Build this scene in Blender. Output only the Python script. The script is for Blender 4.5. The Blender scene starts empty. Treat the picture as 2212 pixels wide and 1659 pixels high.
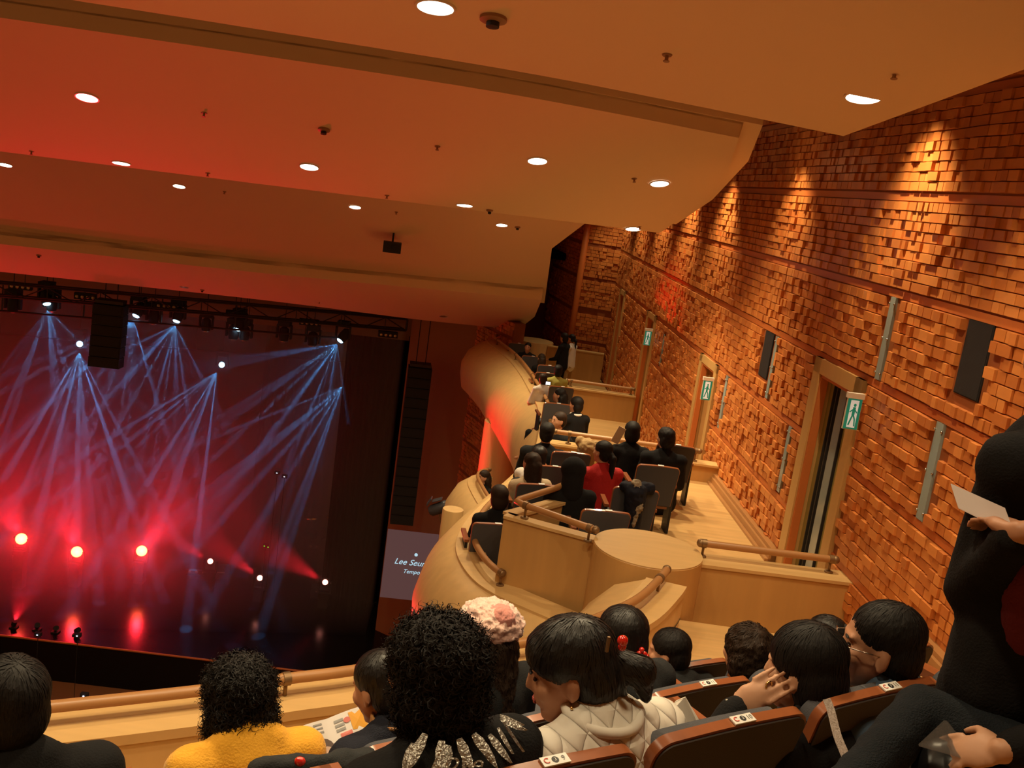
import bpy, math, random
from math import sin, cos, tan, pi, radians, hypot, atan2, sqrt
from mathutils import Vector, Matrix, noise
from mathutils.bvhtree import BVHTree

scene = bpy.context.scene
col = scene.collection
# ------------------------------------------------------------------ camera
FPX, PITCH, ROLL = 2200.0, radians(11.0), radians(8.0)
CAM = Vector((0, 0, 15.0))
FW = Vector((0, cos(PITCH), -sin(PITCH)))
R0 = Vector((1, 0, 0)); U0 = Vector((0, sin(PITCH), cos(PITCH)))
RT = R0 * cos(ROLL) + U0 * sin(ROLL)
UP = U0 * cos(ROLL) - R0 * sin(ROLL)
cd = bpy.data.cameras.new('camera'); cam = bpy.data.objects.new('camera', cd); col.objects.link(cam)
cd.sensor_width = 36.0; cd.lens = FPX / 2212 * 36.0; cd.clip_start = 0.05; cd.clip_end = 300
m = Matrix((RT, UP, -FW)).transposed().to_4x4(); m.translation = CAM
cam.matrix_world = m
scene.camera = cam
# ------------------------------------------------------------------ world, exposure
w = bpy.data.worlds.new('World'); scene.world = w; w.use_nodes = True
bg = w.node_tree.nodes['Background']; bg.inputs[0].default_value = (1.0, 0.41, 0.11, 1); bg.inputs[1].default_value = 0.20
vs = scene.view_settings
vs.view_transform = 'Standard'; vs.look = 'None'; vs.gamma = 1.0; vs.use_curve_mapping = False; vs.exposure = 0.22
scene.cycles.use_denoising = True
scene.cycles.max_bounces = 4
scene.cycles.diffuse_bounces = 3; scene.cycles.glossy_bounces = 2; scene.cycles.transmission_bounces = 2
scene.cycles.caustics_reflective = False; scene.cycles.caustics_refractive = False
scene.cycles.adaptive_threshold = 0.03
scene.cycles.volume_bounces = 0
WARM = (1.0, 0.80, 0.48)
def lamp(name, kind, loc, energy, color, target=None, size=0.1, angle=60, blend=0.5):
    ld = bpy.data.lights.new(name, kind); ld.energy = energy; ld.color = color
    if kind == 'AREA': ld.size = size
    else: ld.shadow_soft_size = size
    if kind == 'SPOT': ld.spot_size = radians(angle); ld.spot_blend = blend
    o = bpy.data.objects.new(name, ld); col.objects.link(o); o.location = loc
    if target is not None:
        o.rotation_euler = (Vector(target) - Vector(loc)).to_track_quat('-Z', 'Y').to_euler()
    return o
# ------------------------------------------------------------------ photo pixel helpers
def ray(x, y): return FW + RT * ((x - 1106) / FPX) + UP * ((829.5 - y) / FPX)
def at_z(x, y, z): d = ray(x, y); return CAM + d * ((z - CAM.z) / d.z)
def at_r(x, y, r): d = ray(x, y); return CAM + d * (r / hypot(d.x, d.y))
def on_plane(x, y, n, c): d = ray(x, y); return CAM + d * ((c - n.dot(CAM)) / n.dot(d))
# hall directions: side wall, ceiling cross direction, seat rows
WN = Vector((cos(radians(-3)), -sin(radians(-3)), 0)); WT = Vector((sin(radians(-3)), cos(radians(-3)), 0)); WD = 3.8
CM = Vector((-sin(radians(10)), cos(radians(10)), 0))
RU = Vector((0.841, 0.541, 0)); RN = Vector((-0.541, 0.841, 0))
def at_row(x, y, n): d = ray(x, y); return CAM + d * (n / RN.dot(d))
def at_s(x, y, s): d = ray(x, y); return CAM + d * (s / CM.dot(d))
def wall_pt(s, z, off=0.0): p = WN * (WD - off) + WT * s; return Vector((p.x, p.y, z))
# ------------------------------------------------------------------ materials
M = {}
def mat(name, color, rough=0.5, metal=0.0, emit=None, estr=0.0, spec=0.5, alpha=1.0, bump=None, vary=None, grain=None, transm=0.0, coat=0.0, quilt=None, sheen=0.0):
    m = bpy.data.materials.new(name); m.use_nodes = True
    nt = m.node_tree; N = nt.nodes; L = nt.links
    b = N['Principled BSDF']
    c4 = (*color, 1)
    b.inputs['Base Color'].default_value = c4; b.inputs['Roughness'].default_value = rough
    b.inputs['Metallic'].default_value = metal; b.inputs['Specular IOR Level'].default_value = spec
    b.inputs['Transmission Weight'].default_value = transm; b.inputs['Alpha'].default_value = alpha
    b.inputs['Coat Weight'].default_value = coat; b.inputs['Sheen Weight'].default_value = sheen
    if emit:
        b.inputs['Emission Color'].default_value = (*emit, 1); b.inputs['Emission Strength'].default_value = estr
    tc = N.new('ShaderNodeTexCoord')
    if grain or vary:
        sx, sy, sz, amt = grain or (vary[0], vary[0], vary[0], vary[1])
        mp = N.new('ShaderNodeMapping'); mp.inputs['Scale'].default_value = (sx, sy, sz)
        L.new(tc.outputs['Object'], mp.inputs[0])
        nz = N.new('ShaderNodeTexNoise'); nz.inputs['Scale'].default_value = 1.0; nz.inputs['Detail'].default_value = 2
        L.new(mp.outputs[0], nz.inputs['Vector'])
        mx = N.new('ShaderNodeMix'); mx.data_type = 'RGBA'
        mx.inputs[6].default_value = (*[c * (1 - amt) for c in color], 1)
        mx.inputs[7].default_value = (*[min(1, c * (1 + amt)) for c in color], 1)
        L.new(nz.outputs[0], mx.inputs[0]); L.new(mx.outputs[2], b.inputs['Base Color'])
    if bump:
        nb = N.new('ShaderNodeTexNoise'); nb.inputs['Scale'].default_value = bump[0]; nb.inputs['Detail'].default_value = 1
        L.new(tc.outputs['Object'], nb.inputs['Vector'])
        bp = N.new('ShaderNodeBump'); bp.inputs['Strength'].default_value = bump[1]; bp.inputs['Distance'].default_value = 0.01
        L.new(nb.outputs[0], bp.inputs['Height']); L.new(bp.outputs[0], b.inputs['Normal'])
    if quilt:
        hs = []
        for ang in (0.75, -0.75):
            mp = N.new('ShaderNodeMapping'); mp.inputs['Rotation'].default_value = (0, ang, 0)
            L.new(tc.outputs['Object'], mp.inputs[0])
            wv = N.new('ShaderNodeTexWave'); wv.inputs['Scale'].default_value = quilt; wv.wave_profile = 'SIN'
            L.new(mp.outputs[0], wv.inputs['Vector'])
            pw = N.new('ShaderNodeMath'); pw.operation = 'POWER'; pw.inputs[1].default_value = 0.25
            L.new(wv.outputs['Fac'], pw.inputs[0]); hs.append(pw)
        mn = N.new('ShaderNodeMath'); mn.operation = 'MINIMUM'
        L.new(hs[0].outputs[0], mn.inputs[0]); L.new(hs[1].outputs[0], mn.inputs[1])
        bp = N.new('ShaderNodeBump'); bp.inputs['Strength'].default_value = 1.0; bp.inputs['Distance'].default_value = 0.008
        L.new(mn.outputs[0], bp.inputs['Height']); L.new(bp.outputs[0], b.inputs['Normal'])
    if emit: m.cycles.emission_sampling = 'NONE'        # the lamps themselves are light objects
    M[name] = m
    return m
mat('ceiling_paint', (0.78, 0.60, 0.42), 0.75)
mat('maple', (0.66, 0.42, 0.17), 0.42, grain=(9, 9, 0.7, 0.14))
mat('maple_flat', (0.66, 0.42, 0.17), 0.40, grain=(2, 14, 6, 0.12))
mat('maple_panel', (0.56, 0.31, 0.10), 0.45, grain=(10, 10, 0.8, 0.12))
mat('floor_wood', (0.62, 0.38, 0.15), 0.38, grain=(1.2, 18, 5, 0.22))
mat('rail_wood', (0.42, 0.20, 0.07), 0.38, grain=(6, 6, 6, 0.12))
mat('bronze', (0.25, 0.15, 0.07), 0.45, metal=0.6)
mat('seat_wood', (0.30, 0.09, 0.03), 0.28, grain=(20, 4, 4, 0.2), coat=0.3)
mat('seat_back', (0.040, 0.026, 0.020), 0.6, bump=(300, 0.1))
mat('seat_fabric', (0.065, 0.066, 0.078), 0.85, bump=(400, 0.2), sheen=0.2)
mat('seat_iron', (0.02, 0.02, 0.022), 0.5, metal=0.3)
mat('plate_white', (0.85, 0.83, 0.78), 0.35)
mat('print_red', (0.65, 0.06, 0.03), 0.5)
mat('print_black', (0.015, 0.015, 0.015), 0.5)
mat('print_grey', (0.30, 0.29, 0.28), 0.5)
mat('block_wood', (0.62, 0.205, 0.045), 0.42, grain=(6, 6, 14, 0.16))
mat('block_wood_b', (0.54, 0.165, 0.036), 0.45, grain=(6, 6, 14, 0.16))
mat('block_wood_c', (0.70, 0.25, 0.06), 0.4, grain=(6, 6, 14, 0.16))
mat('wall_back', (0.30, 0.085, 0.02), 0.6)
mat('trim_wood', (0.60, 0.17, 0.04), 0.4)
mat('door_frame', (0.58, 0.33, 0.11), 0.42, grain=(8, 8, 0.8, 0.1))
mat('door_leaf', (0.34, 0.27, 0.08), 0.4)
mat('door_wood', (0.46, 0.24, 0.08), 0.42, grain=(8, 8, 0.8, 0.1))
mat('dark_gap', (0.012, 0.008, 0.006), 0.8)
mat('frosted_glass', (0.30, 0.36, 0.34), 0.18, spec=0.7)
mat('steel', (0.45, 0.43, 0.40), 0.25, metal=1.0)
mat('black_grille', (0.010, 0.010, 0.011), 0.7, bump=(300, 0.3))
mat('black_matte', (0.012, 0.011, 0.012), 0.7)
mat('curtain_black', (0.0035, 0.003, 0.0035), 1.0, spec=0.05)
mat('truss_metal', (0.05, 0.035, 0.03), 0.5, metal=0.5)
mat('stage_floor', (0.007, 0.006, 0.007), 0.2, spec=0.25, bump=(3, 0.05))
mat('side_wall_brown', (0.30, 0.13, 0.05), 0.6)
mat('lamp_lens', (1, 1, 1), 0.3, emit=(1.0, 0.90, 0.80), estr=9.0)
mat('lamp_rim', (0.75, 0.66, 0.55), 0.35)
mat('lamp_off', (0.6, 0.5, 0.35), 0.15, metal=0.7)
mat('sensor_brown', (0.30, 0.15, 0.08), 0.5)
mat('blue_lens', (0.8, 0.9, 1), 0.3, emit=(0.40, 0.75, 1.0), estr=6.0)
mat('red_lens', (1, 0.6, 0.4), 0.3, emit=(1.0, 0.50, 0.10), estr=4.5)
mat('red_lens_small', (1, 0.5, 0.4), 0.3, emit=(1.0, 0.30, 0.22), estr=6.0)
mat('led_green', (0.1, 0.6, 0.05), 0.3, emit=(0.15, 0.9, 0.03), estr=1.2)
mat('led_white', (0.8, 0.85, 1), 0.3, emit=(0.7, 0.8, 1.0), estr=3.0)
mat('screen', (0.06, 0.045, 0.05), 0.5, emit=(0.085, 0.042, 0.042), estr=0.8)
mat('screen_text', (0.3, 0.5, 0.6), 0.5, emit=(0.38, 0.62, 0.75), estr=0.9)
mat('exit_green', (0.01, 0.20, 0.12), 0.4, emit=(0.01, 0.20, 0.12), estr=0.35)
mat('exit_white', (0.8, 0.85, 0.8), 0.4, emit=(0.55, 0.60, 0.55), estr=0.35)
mat('exit_case', (0.80, 0.72, 0.60), 0.4)
mat('skin', (0.52, 0.25, 0.14), 0.5, spec=0.4, vary=(30, 0.05))
mat('skin_light', (0.60, 0.32, 0.19), 0.5, spec=0.4, vary=(30, 0.05))
mat('lips', (0.42, 0.07, 0.05), 0.4)
mat('eye_dark', (0.012, 0.008, 0.006), 0.2)
mat('hair_black', (0.010, 0.0075, 0.0065), 0.6, spec=0.22)
mat('hair_brown', (0.030, 0.016, 0.009), 0.6, spec=0.22)
mat('hair_gloss', (0.012, 0.0095, 0.0085), 0.45, spec=0.4)
mat('cloth_black', (0.0065, 0.006, 0.0065), 0.9, spec=0.25, bump=(180, 0.2))
mat('cloth_charcoal', (0.020, 0.021, 0.022), 0.85, spec=0.3, bump=(180, 0.2))
mat('cloth_navy', (0.008, 0.009, 0.018), 0.85, spec=0.3, bump=(200, 0.3))
mat('cloth_yellow', (0.80, 0.38, 0.015), 0.85, bump=(150, 0.25), sheen=0.2)
mat('cloth_red', (0.50, 0.012, 0.012), 0.85, bump=(150, 0.3))
mat('cloth_darkred', (0.13, 0.008, 0.014), 0.85, bump=(150, 0.3))
mat('cloth_cream', (0.78, 0.72, 0.63), 0.75, quilt=7.0)
mat('cloth_creamflat', (0.78, 0.72, 0.63), 0.75)
mat('cloth_beige', (0.58, 0.44, 0.27), 0.8, bump=(120, 0.3))
mat('cloth_white', (0.80, 0.74, 0.66), 0.8, bump=(60, 0.3))
mat('cloth_blue', (0.06, 0.10, 0.16), 0.8)
mat('cloth_tan', (0.42, 0.27, 0.11), 0.8, bump=(40, 0.5))
mat('cloth_olive', (0.36, 0.33, 0.06), 0.8)
mat('denim', (0.008, 0.011, 0.015), 0.9, spec=0.25, bump=(250, 0.4))
mat('fluffy_pink', (0.78, 0.50, 0.42), 0.95, vary=(38, 0.3), bump=(60, 0.8), sheen=0.5)
mat('fluffy_rose', (0.60, 0.24, 0.20), 0.95, bump=(60, 0.8), sheen=0.4)
mat('fur_grey', (0.30, 0.24, 0.16), 0.95, vary=(26, 0.6), bump=(40, 0.9))
mat('knit_mixed', (0.06, 0.035, 0.045), 0.95, vary=(70, 0.6), bump=(60, 0.8))
mat('silver_cloth', (0.42, 0.40, 0.36), 0.35, metal=0.6, bump=(150, 0.6))
mat('bead_red', (0.75, 0.02, 0.01), 0.12, spec=0.9, coat=1.0)
mat('gold', (0.8, 0.55, 0.2), 0.2, metal=1.0)
mat('bead_glass', (0.55, 0.50, 0.40), 0.15, spec=0.9)
mat('glasses_metal', (0.55, 0.48, 0.40), 0.2, metal=1.0)
mat('paper', (0.72, 0.66, 0.62), 0.5)
mat('paper_white', (0.80, 0.74, 0.72), 0.6)
mat('print_skin', (0.62, 0.42, 0.32), 0.5)
mat('print_hair', (0.14, 0.10, 0.09), 0.5)
mat('print_orange', (0.72, 0.34, 0.04), 0.5)
mat('print_rose', (0.62, 0.16, 0.13), 0.5)
mat('plastic_clear', (0.16, 0.14, 0.13), 0.12, spec=0.7, alpha=0.45)
mat('strap_grey', (0.24, 0.19, 0.16), 0.5, metal=0.3, bump=(200, 0.8))
mat('leather_black', (0.010, 0.010, 0.011), 0.3)
mat('camera_body', (0.05, 0.05, 0.06), 0.4)
# ------------------------------------------------------------------ mesh builder
class MB:
    def __init__(s): s.v = []; s.f = []; s.mi = []; s.cur = 0
    def add(s, vs, fs):
        o = len(s.v); s.v += [tuple(v) for v in vs]
        for f in fs: s.f.append(tuple(i + o for i in f)); s.mi.append(s.cur)
        return s
    def box(s, c, size, rot=None):
        c = Vector(c); hx, hy, hz = [a / 2 for a in size]
        vs = [Vector((x, y, z)) for z in (-hz, hz) for y in (-hy, hy) for x in (-hx, hx)]
        if rot is not None:
            if not isinstance(rot, Matrix): rot = Matrix.Rotation(rot, 3, 'Z')
            vs = [rot @ v for v in vs]
        return s.add([v + c for v in vs], [(0, 2, 3, 1), (4, 5, 7, 6), (0, 1, 5, 4), (2, 6, 7, 3), (0, 4, 6, 2), (1, 3, 7, 5)])
    def box8(s, p): return s.add(p, [(0, 3, 2, 1), (4, 5, 6, 7), (0, 1, 5, 4), (1, 2, 6, 5), (2, 3, 7, 6), (3, 0, 4, 7)])
    def loft(s, rows, closed=False, caps=False):
        n = len(rows[0]); vs = [v for r in rows for v in r]; fs = []
        for i in range(len(rows) - 1):
            for j in range(n if closed else n - 1):
                a = i * n + j; b = i * n + (j + 1) % n
                fs.append((a, b, b + n, a + n))
        if caps:
            fs.append(tuple(reversed(range(n)))); fs.append(tuple((len(rows) - 1) * n + j for j in range(n)))
        return s.add(vs, fs)
    def tube(s, path, r, seg=10, caps=True):
        path = [Vector(p) for p in path]; rows = []; n = len(path); prev = None
        for i, p in enumerate(path):
            t = (path[min(i + 1, n - 1)] - path[max(i - 1, 0)]).normalized()
            a = t.cross(Vector((0, 0, 1)))
            if a.length < 1e-3: a = t.cross(Vector((0, 1, 0)))
            if prev is not None and a.dot(prev) < 0 and abs(t.z) > .9: a = -a
            a.normalize(); b = a.cross(t).normalized(); prev = a
            rr = r[i] if isinstance(r, (list, tuple)) else r
            rows.append([p + (a * cos(2 * pi * k / seg) + b * sin(2 * pi * k / seg)) * rr for k in range(seg)])
        return s.loft(rows, True, caps)
    def ell(s, c, rad, M3=None, seg=12, rings=8):
        c = Vector(c); rad = (rad, rad, rad) if not hasattr(rad, '__len__') else rad
        vs = []; fs = []
        def P(a, b):
            v = Vector((rad[0] * sin(a) * cos(b), rad[1] * sin(a) * sin(b), rad[2] * cos(a)))
            return (M3 @ v if M3 is not None else v) + c
        vs.append(P(0, 0))
        for i in range(1, rings):
            for j in range(seg): vs.append(P(pi * i / rings, 2 * pi * j / seg))
        vs.append(P(pi, 0)); last = len(vs) - 1
        for j in range(seg):
            k = (j + 1) % seg
            fs.append((0, 1 + j, 1 + k)); fs.append((last, last - seg + k, last - seg + j))
            for i in range(rings - 2):
                a = 1 + i * seg
                fs.append((a + j, a + seg + j, a + seg + k, a + k))
        return s.add(vs, fs)
    def cap(s, a, b, ra, rb, seg=10, sc=(1, 1, 1)):       # tapered capsule
        a = Vector(a); b = Vector(b); n = 5; t = (b - a)
        if t.length < 1e-6: return s.ell(a, ra)
        q = t.to_track_quat('Z', 'Y').to_matrix(); rows = []; ln = t.length
        prof = [(-ra * cos(pi / 2 * i / n), ra * sin(pi / 2 * i / n)) for i in range(1, n + 1)]
        prof += [(ln + rb * sin(pi / 2 * i / n), rb * cos(pi / 2 * i / n)) for i in range(0, n)]
        for h, rr in prof:
            rows.append([a + q @ Vector((rr * sc[0] * cos(2 * pi * k / seg), rr * sc[1] * sin(2 * pi * k / seg), h)) for k in range(seg)])
        return s.loft(rows, True, True)
    def lathe(s, prof, c=(0, 0, 0), seg=24, caps=True):
        c = Vector(c)
        return s.loft([[c + Vector((r * cos(2 * pi * k / seg), r * sin(2 * pi * k / seg), z)) for k in range(seg)] for r, z in prof], True, caps)
    def prism(s, poly, z0, z1):
        n = len(poly)
        vs = [Vector((p[0], p[1], z0)) for p in poly] + [Vector((p[0], p[1], z1)) for p in poly]
        return s.add(vs, [tuple(reversed(range(n))), tuple(range(n, 2 * n))] + [(i, (i + 1) % n, n + (i + 1) % n, n + i) for i in range(n)])
    def xf(s, mt, start=0):
        s.v[start:] = [tuple(mt @ Vector(v)) for v in s.v[start:]]; return s
    def mesh(s, name):
        me = bpy.data.meshes.new(name); me.from_pydata(s.v, [], s.f)
        if any(s.mi): me.polygons.foreach_set('material_index', s.mi)
        me.update(); return me
def link(name, data, mats, parent=None, smooth=False, world=False):
    o = bpy.data.objects.new(name, data); col.objects.link(o)
    if data is not None:
        for mm in (mats if isinstance(mats, (list, tuple)) else [mats]):
            if isinstance(mm, str): mm = M[mm]
            if not data.materials or len(data.materials) < (len(mats) if isinstance(mats, (list, tuple)) else 1): data.materials.append(mm)
        if smooth:
            data.polygons.foreach_set('use_smooth', [True] * len(data.polygons)); data.update()
            if smooth != 1:
                try: data.set_sharp_from_angle(angle=radians(smooth))
                except Exception: pass
    if parent is not None:
        o.parent = parent
        if world: o.location = -parent.location
    return o
def obj(name, mb, mats, parent=None, smooth=False, world=False):
    return link(name, mb.mesh(name), mats, parent, smooth, world)
LABELS = {}
def tag(o, label, cat, group=None, kind=None):
    if label: o['label'] = label
    if cat: o['category'] = cat
    if group: o['group'] = group
    if kind: o['kind'] = kind
    return o
def thing(name, label, cat, loc=(0, 0, 0), rotz=0.0, group=None):
    o = bpy.data.objects.new(name, None); col.objects.link(o); o.empty_display_size = 0.1
    o.location = loc; o.rotation_euler = (0, 0, rotz)
    return tag(o, label, cat, group)
def struct(name, mb, mats, label=None, smooth=False):
    o = obj(name, mb, mats, None, smooth); o['kind'] = 'structure'
    if label: o['label'] = label
    return o
def copy_tree(o, parent=None):
    c = o.copy(); col.objects.link(c); c.parent = parent
    for ch in list(o.children): copy_tree(ch, c)
    return c
def text_mesh(body, size, extrude=0.0005, shear=0.0):
    cu = bpy.data.curves.new('lettering', 'FONT'); cu.body = body; cu.size = size; cu.extrude = extrude; cu.shear = shear
    cu.align_x = 'CENTER'; cu.align_y = 'CENTER'
    t = bpy.data.objects.new('lettering', cu); col.objects.link(t)
    dg = bpy.context.evaluated_depsgraph_get()
    me = bpy.data.meshes.new_from_object(t.evaluated_get(dg))
    bpy.data.objects.remove(t); bpy.data.curves.remove(cu)
    me.materials.clear()
    return me
def remesh(mb, voxel, smooth=2, disp=None):
    me = mb.mesh('body'); t = bpy.data.objects.new('tmp', me); col.objects.link(t)
    md = t.modifiers.new('r', 'REMESH'); md.mode = 'VOXEL'; md.voxel_size = voxel; md.use_smooth_shade = True
    if smooth: sm = t.modifiers.new('s', 'SMOOTH'); sm.factor = 0.5; sm.iterations = smooth
    dg = bpy.context.evaluated_depsgraph_get()
    out = bpy.data.meshes.new_from_object(t.evaluated_get(dg))
    bpy.data.objects.remove(t); bpy.data.meshes.remove(me)
    if disp:
        amp, sc = disp; nm = [v.normal.copy() for v in out.vertices]
        for v, n in zip(out.vertices, nm):
            q = v.co * sc
            v.co += n * amp * (noise.noise(q) + 0.6 * noise.noise(q * 2.1 + Vector((3, 1, 7))))
        out.update()
    return out
def catmull(pts, n=8):
    pts = [Vector(p) for p in pts]; out = []
    for i in range(len(pts) - 1):
        a = pts[max(i - 1, 0)]; b = pts[i]; c = pts[i + 1]; d = pts[min(i + 2, len(pts) - 1)]
        for k in range(n):
            t = k / n
            out.append(0.5 * ((2 * b) + (c - a) * t + (2 * a - 5 * b + 4 * c - d) * t * t + (3 * b - a - 3 * c + d) * t ** 3))
    out.append(pts[-1]); return out
# ------------------------------------------------------------------ ceiling clouds (lofted slabs)
def edge(s, pts, n=28, xl=-700):
    (x0, y0), (x1, y1) = pts[0], pts[1]
    pts = [(xl, y0 + (xl - x0) * (y1 - y0) / (x1 - x0))] + list(pts)
    xr = pts[-1][0]; out = []
    sm = catmull([(x, y, 0) for x, y in pts], 12)
    for i in range(n):
        x = xl + (xr - xl) * i / (n - 1)
        for a, b in zip(sm, sm[1:]):
            if a.x <= x <= b.x + 1e-6:
                y = a.y + (b.y - a.y) * (x - a.x) / max(1e-6, b.x - a.x); break
        out.append(at_s(x, y, s))
    return out
def slab(name, rows, th, label, mt='ceiling_paint'):
    mb = MB(); n = len(rows[0])
    top = [[p + Vector((0, 0, th)) for p in r] for r in rows]
    mb.loft(rows); mb.loft([list(reversed(r)) for r in top])
    mb.loft([rows[0], top[0]]); mb.loft([top[-1], rows[-1]])
    mb.loft([[r[-1] for r in rows], [r[-1] for r in top]]); mb.loft([[r[0] for r in top], [r[0] for r in rows]])
    o = struct(name, mb, mt, label, smooth=32)
    return o, BVHTree.FromPolygons([Vector(v) for v in mb.v], mb.f)
# cloud over the upper balcony
lip = edge(7.5, [(155, 0), (550, 62), (1106, 152), (1480, 224), (1822, 294)])
cnr = lip[-1]
A1 = 0.2126
pn = (CM * A1 + Vector((0, 0, 1))); pc = pn.dot(cnr)
G = on_plane(2212, 150, pn, pc); gv = (G - cnr)
rows = []
for k in (3.4, 2.2, 1.0, 0.3, 0.0):
    rows.append([Vector((p.x + gv.x * k, p.y + gv.y * k, p.z + gv.z * k)) for p in lip])
cloud1, bv1 = slab('ceiling', rows, 0.16, 'wide cream ceiling panel over the upper seats, nearest of the hanging ceiling panels')
ex = Vector((0.18, -0.9, 0))
rows2 = [[p + ex * (i / 27.0) + Vector((0, 0, 0.17)) for i, p in enumerate(r)] for r in rows]
slab('ceiling', rows2, 0.12, 'upper layer of the nearest ceiling panel, showing as a thin edge by the tiled wall')
E2a = edge(10.4, [(0, 0), (1106, 150), (1612, 246)])
E2b = edge(10.4, [(0, 38), (550, 118), (1106, 204), (1596, 298)])
E2c = edge(12.0, [(0, 180), (550, 256), (1106, 334), (1572, 372)])
E2d = edge(13.5, [(0, 285), (550, 356), (1106, 428), (1500, 452)])
E2e = edge(14.8, [(0, 327), (550, 396), (1106, 464), (1425, 503)])
cloud2, bv2 = slab('ceiling', [E2a, E2b, E2c, E2d, E2e], 0.14, 'second hanging ceiling panel with a curved front edge glowing red at the left')
ex = Vector((0.22, 0.0, 0))
r2 = [[p + ex * (i / 27.0) ** 8 + Vector((0, 0, 0.16)) for i, p in enumerate(r)] for r in (E2b, E2c, E2d, E2e)]
slab('ceiling', r2, 0.16, 'upper layer of the second ceiling panel, showing as a curved rim at its right end')
E3a = edge(18.5, [(0, 290), (550, 360), (1106, 428), (1300, 452)])
E3b = edge(20.2, [(0, 345), (550, 412), (1106, 480), (1262, 484)])
E3c = edge(22.0, [(0, 402), (550, 471), (1106, 530), (1192, 537)])
E3d = edge(24.6, [(0, 530), (550, 595), (1106, 648), (1176, 655)])
cloud3, bv3 = slab('ceiling', [E3a, E3b, E3c, E3d], 0.2, 'third hanging ceiling panel, folding down behind the row of lamps')
E4a = edge(23.8, [(0, 500), (550, 562), (1106, 617), (1172, 625)])
E4b = edge(23.8, [(0, 527), (550, 588), (1106, 641), (1170, 648)])
E4c = edge(25.6, [(0, 563), (550, 622), (1000, 668), (1155, 684)])
E4d = edge(27.0, [(0, 587), (550, 646), (900, 690), (1120, 712)])
cloud4, bv4 = slab('ceiling', [E4a, E4b, E4c, E4d], 0.2, 'lowest hanging ceiling panel in front of the stage opening')
struct('ceiling', MB().box((-6, 14, 19.2), (34, 44, 0.3)), 'side_wall_brown', 'dark upper ceiling high above the hanging panels')
def hit(bv, x, y):
    loc, nrm, i, d = bv.ray_cast(CAM, ray(x, y).normalized())
    if loc is None: return None
    if nrm.dot(ray(x, y)) > 0: nrm = -nrm
    return loc, nrm
# ------------------------------------------------------------------ tiled side wall
ZB = [9.33, 10.2, 11.06, 11.93, 12.80, 13.68, 14.52, 15.38, 16.24, 17.1]
DOORS = [(9.28, 10.68, 11.29, 13.66), (14.75, 15.95, 10.4, 12.80), (20.3, 21.4, 10.3, 12.80), (24.9, 25.85, 10.3, 12.80)]
HOLES = [(7.22, 7.62, 13.90, 14.49), (12.38, 12.77, 13.05, 13.64)]
STRIPS = [(9.0, 9.11, 13.72, 14.48), (7.62, 7.74, 12.84, 13.64), (11.08, 11.18, 11.99, 12.76), (12.17, 12.27, 12.86, 13.63), (14.14, 14.24, 11.99, 12.76), (19.2, 19.3, 11.99, 12.6)]
def clear(s0, s1, z0, z1):
    for a, b, c, d in DOORS + HOLES + STRIPS:
        if s1 > a - .01 and s0 < b + .01 and z1 > c and z0 < d: return False
    return True
wmb = MB()
def wseg(s0, s1, z0, z1): wmb.box8([wall_pt(s, z, o) for z in (z0, z1) for (s, o) in ((s0, 0), (s1, 0), (s1, -.3), (s0, -.3))])
prev = 0.5
for a, b, c, d in DOORS:
    wseg(prev, a, 8.0, 17.6); wseg(a, b, d - .1, 17.6); wseg(a, b, 8.0, c); prev = b
wseg(prev, 27.0, 8.0, 17.6)
wall = struct('wall_right', wmb, 'wall_back', 'reddish wooden side wall covered with staggered wooden blocks')
rng = random.Random(5)
WM = Matrix((WT, -WN, Vector((0, 0, 1)))).transposed()
blocks = []
WIDS = [0.08, 0.105, 0.13, 0.16, 0.20]; DEPS = [0.018, 0.026, 0.034, 0.042, 0.055]
RH = 0.0895
for i in range(len(ZB) - 1):
    z0 = ZB[i] + 0.045; nrow = int(round((ZB[i + 1] - 0.045 - z0) / RH)); rh = (ZB[i + 1] - 0.045 - z0) / nrow
    for r in range(nrow):
        s = (5.2 if ZB[i] > 11 else 8.0) + rng.random() * .1
        while s < 26.9:
            wd = rng.choice(WIDS); dp = rng.choice(DEPS); zc = z0 + (r + .5) * rh
            if r in (0, nrow - 1) and dp < .03: dp = .034
            if clear(s, s + wd, zc - rh / 2, zc + rh / 2): blocks.append((s, wd, zc, rh, dp))
            s += wd
def block_box(mb, w, h, d):
    w -= .005; h -= .005
    v = [(-w / 2, 0, -h / 2), (w / 2, 0, -h / 2), (w / 2, 0, h / 2), (-w / 2, 0, h / 2)]
    c = .003
    v += [(-w / 2 + c, d, -h / 2 + c), (w / 2 - c, d, -h / 2 + c), (w / 2 - c, d, h / 2 - c), (-w / 2 + c, d, h / 2 - c)]
    mb.add(v, [(4, 5, 6, 7), (0, 1, 5, 4), (1, 2, 6, 5), (2, 3, 7, 6), (3, 0, 4, 7)])
def px(P):
    v = Vector(P) - CAM; z = v.dot(FW); return 1106 + FPX * v.dot(RT) / z, 829.5 - FPX * v.dot(UP) / z
def seen(b):
    P = wall_pt(b[0] + b[1] / 2, b[2]); x, y = px(P)
    return 1600 < x < 2205 and y > 190 and not (x > 2045 and y > 690) and y < 1250 and not (x > 1830 and y < 270)
near = sorted([b for b in blocks if seen(b)], key=lambda b: (wall_pt(b[0], b[2]) - CAM).length)[:300]
nearset = set(near)
BM = ['block_wood', 'block_wood_b', 'block_wood_c']; bmesh_cache = {}
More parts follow.
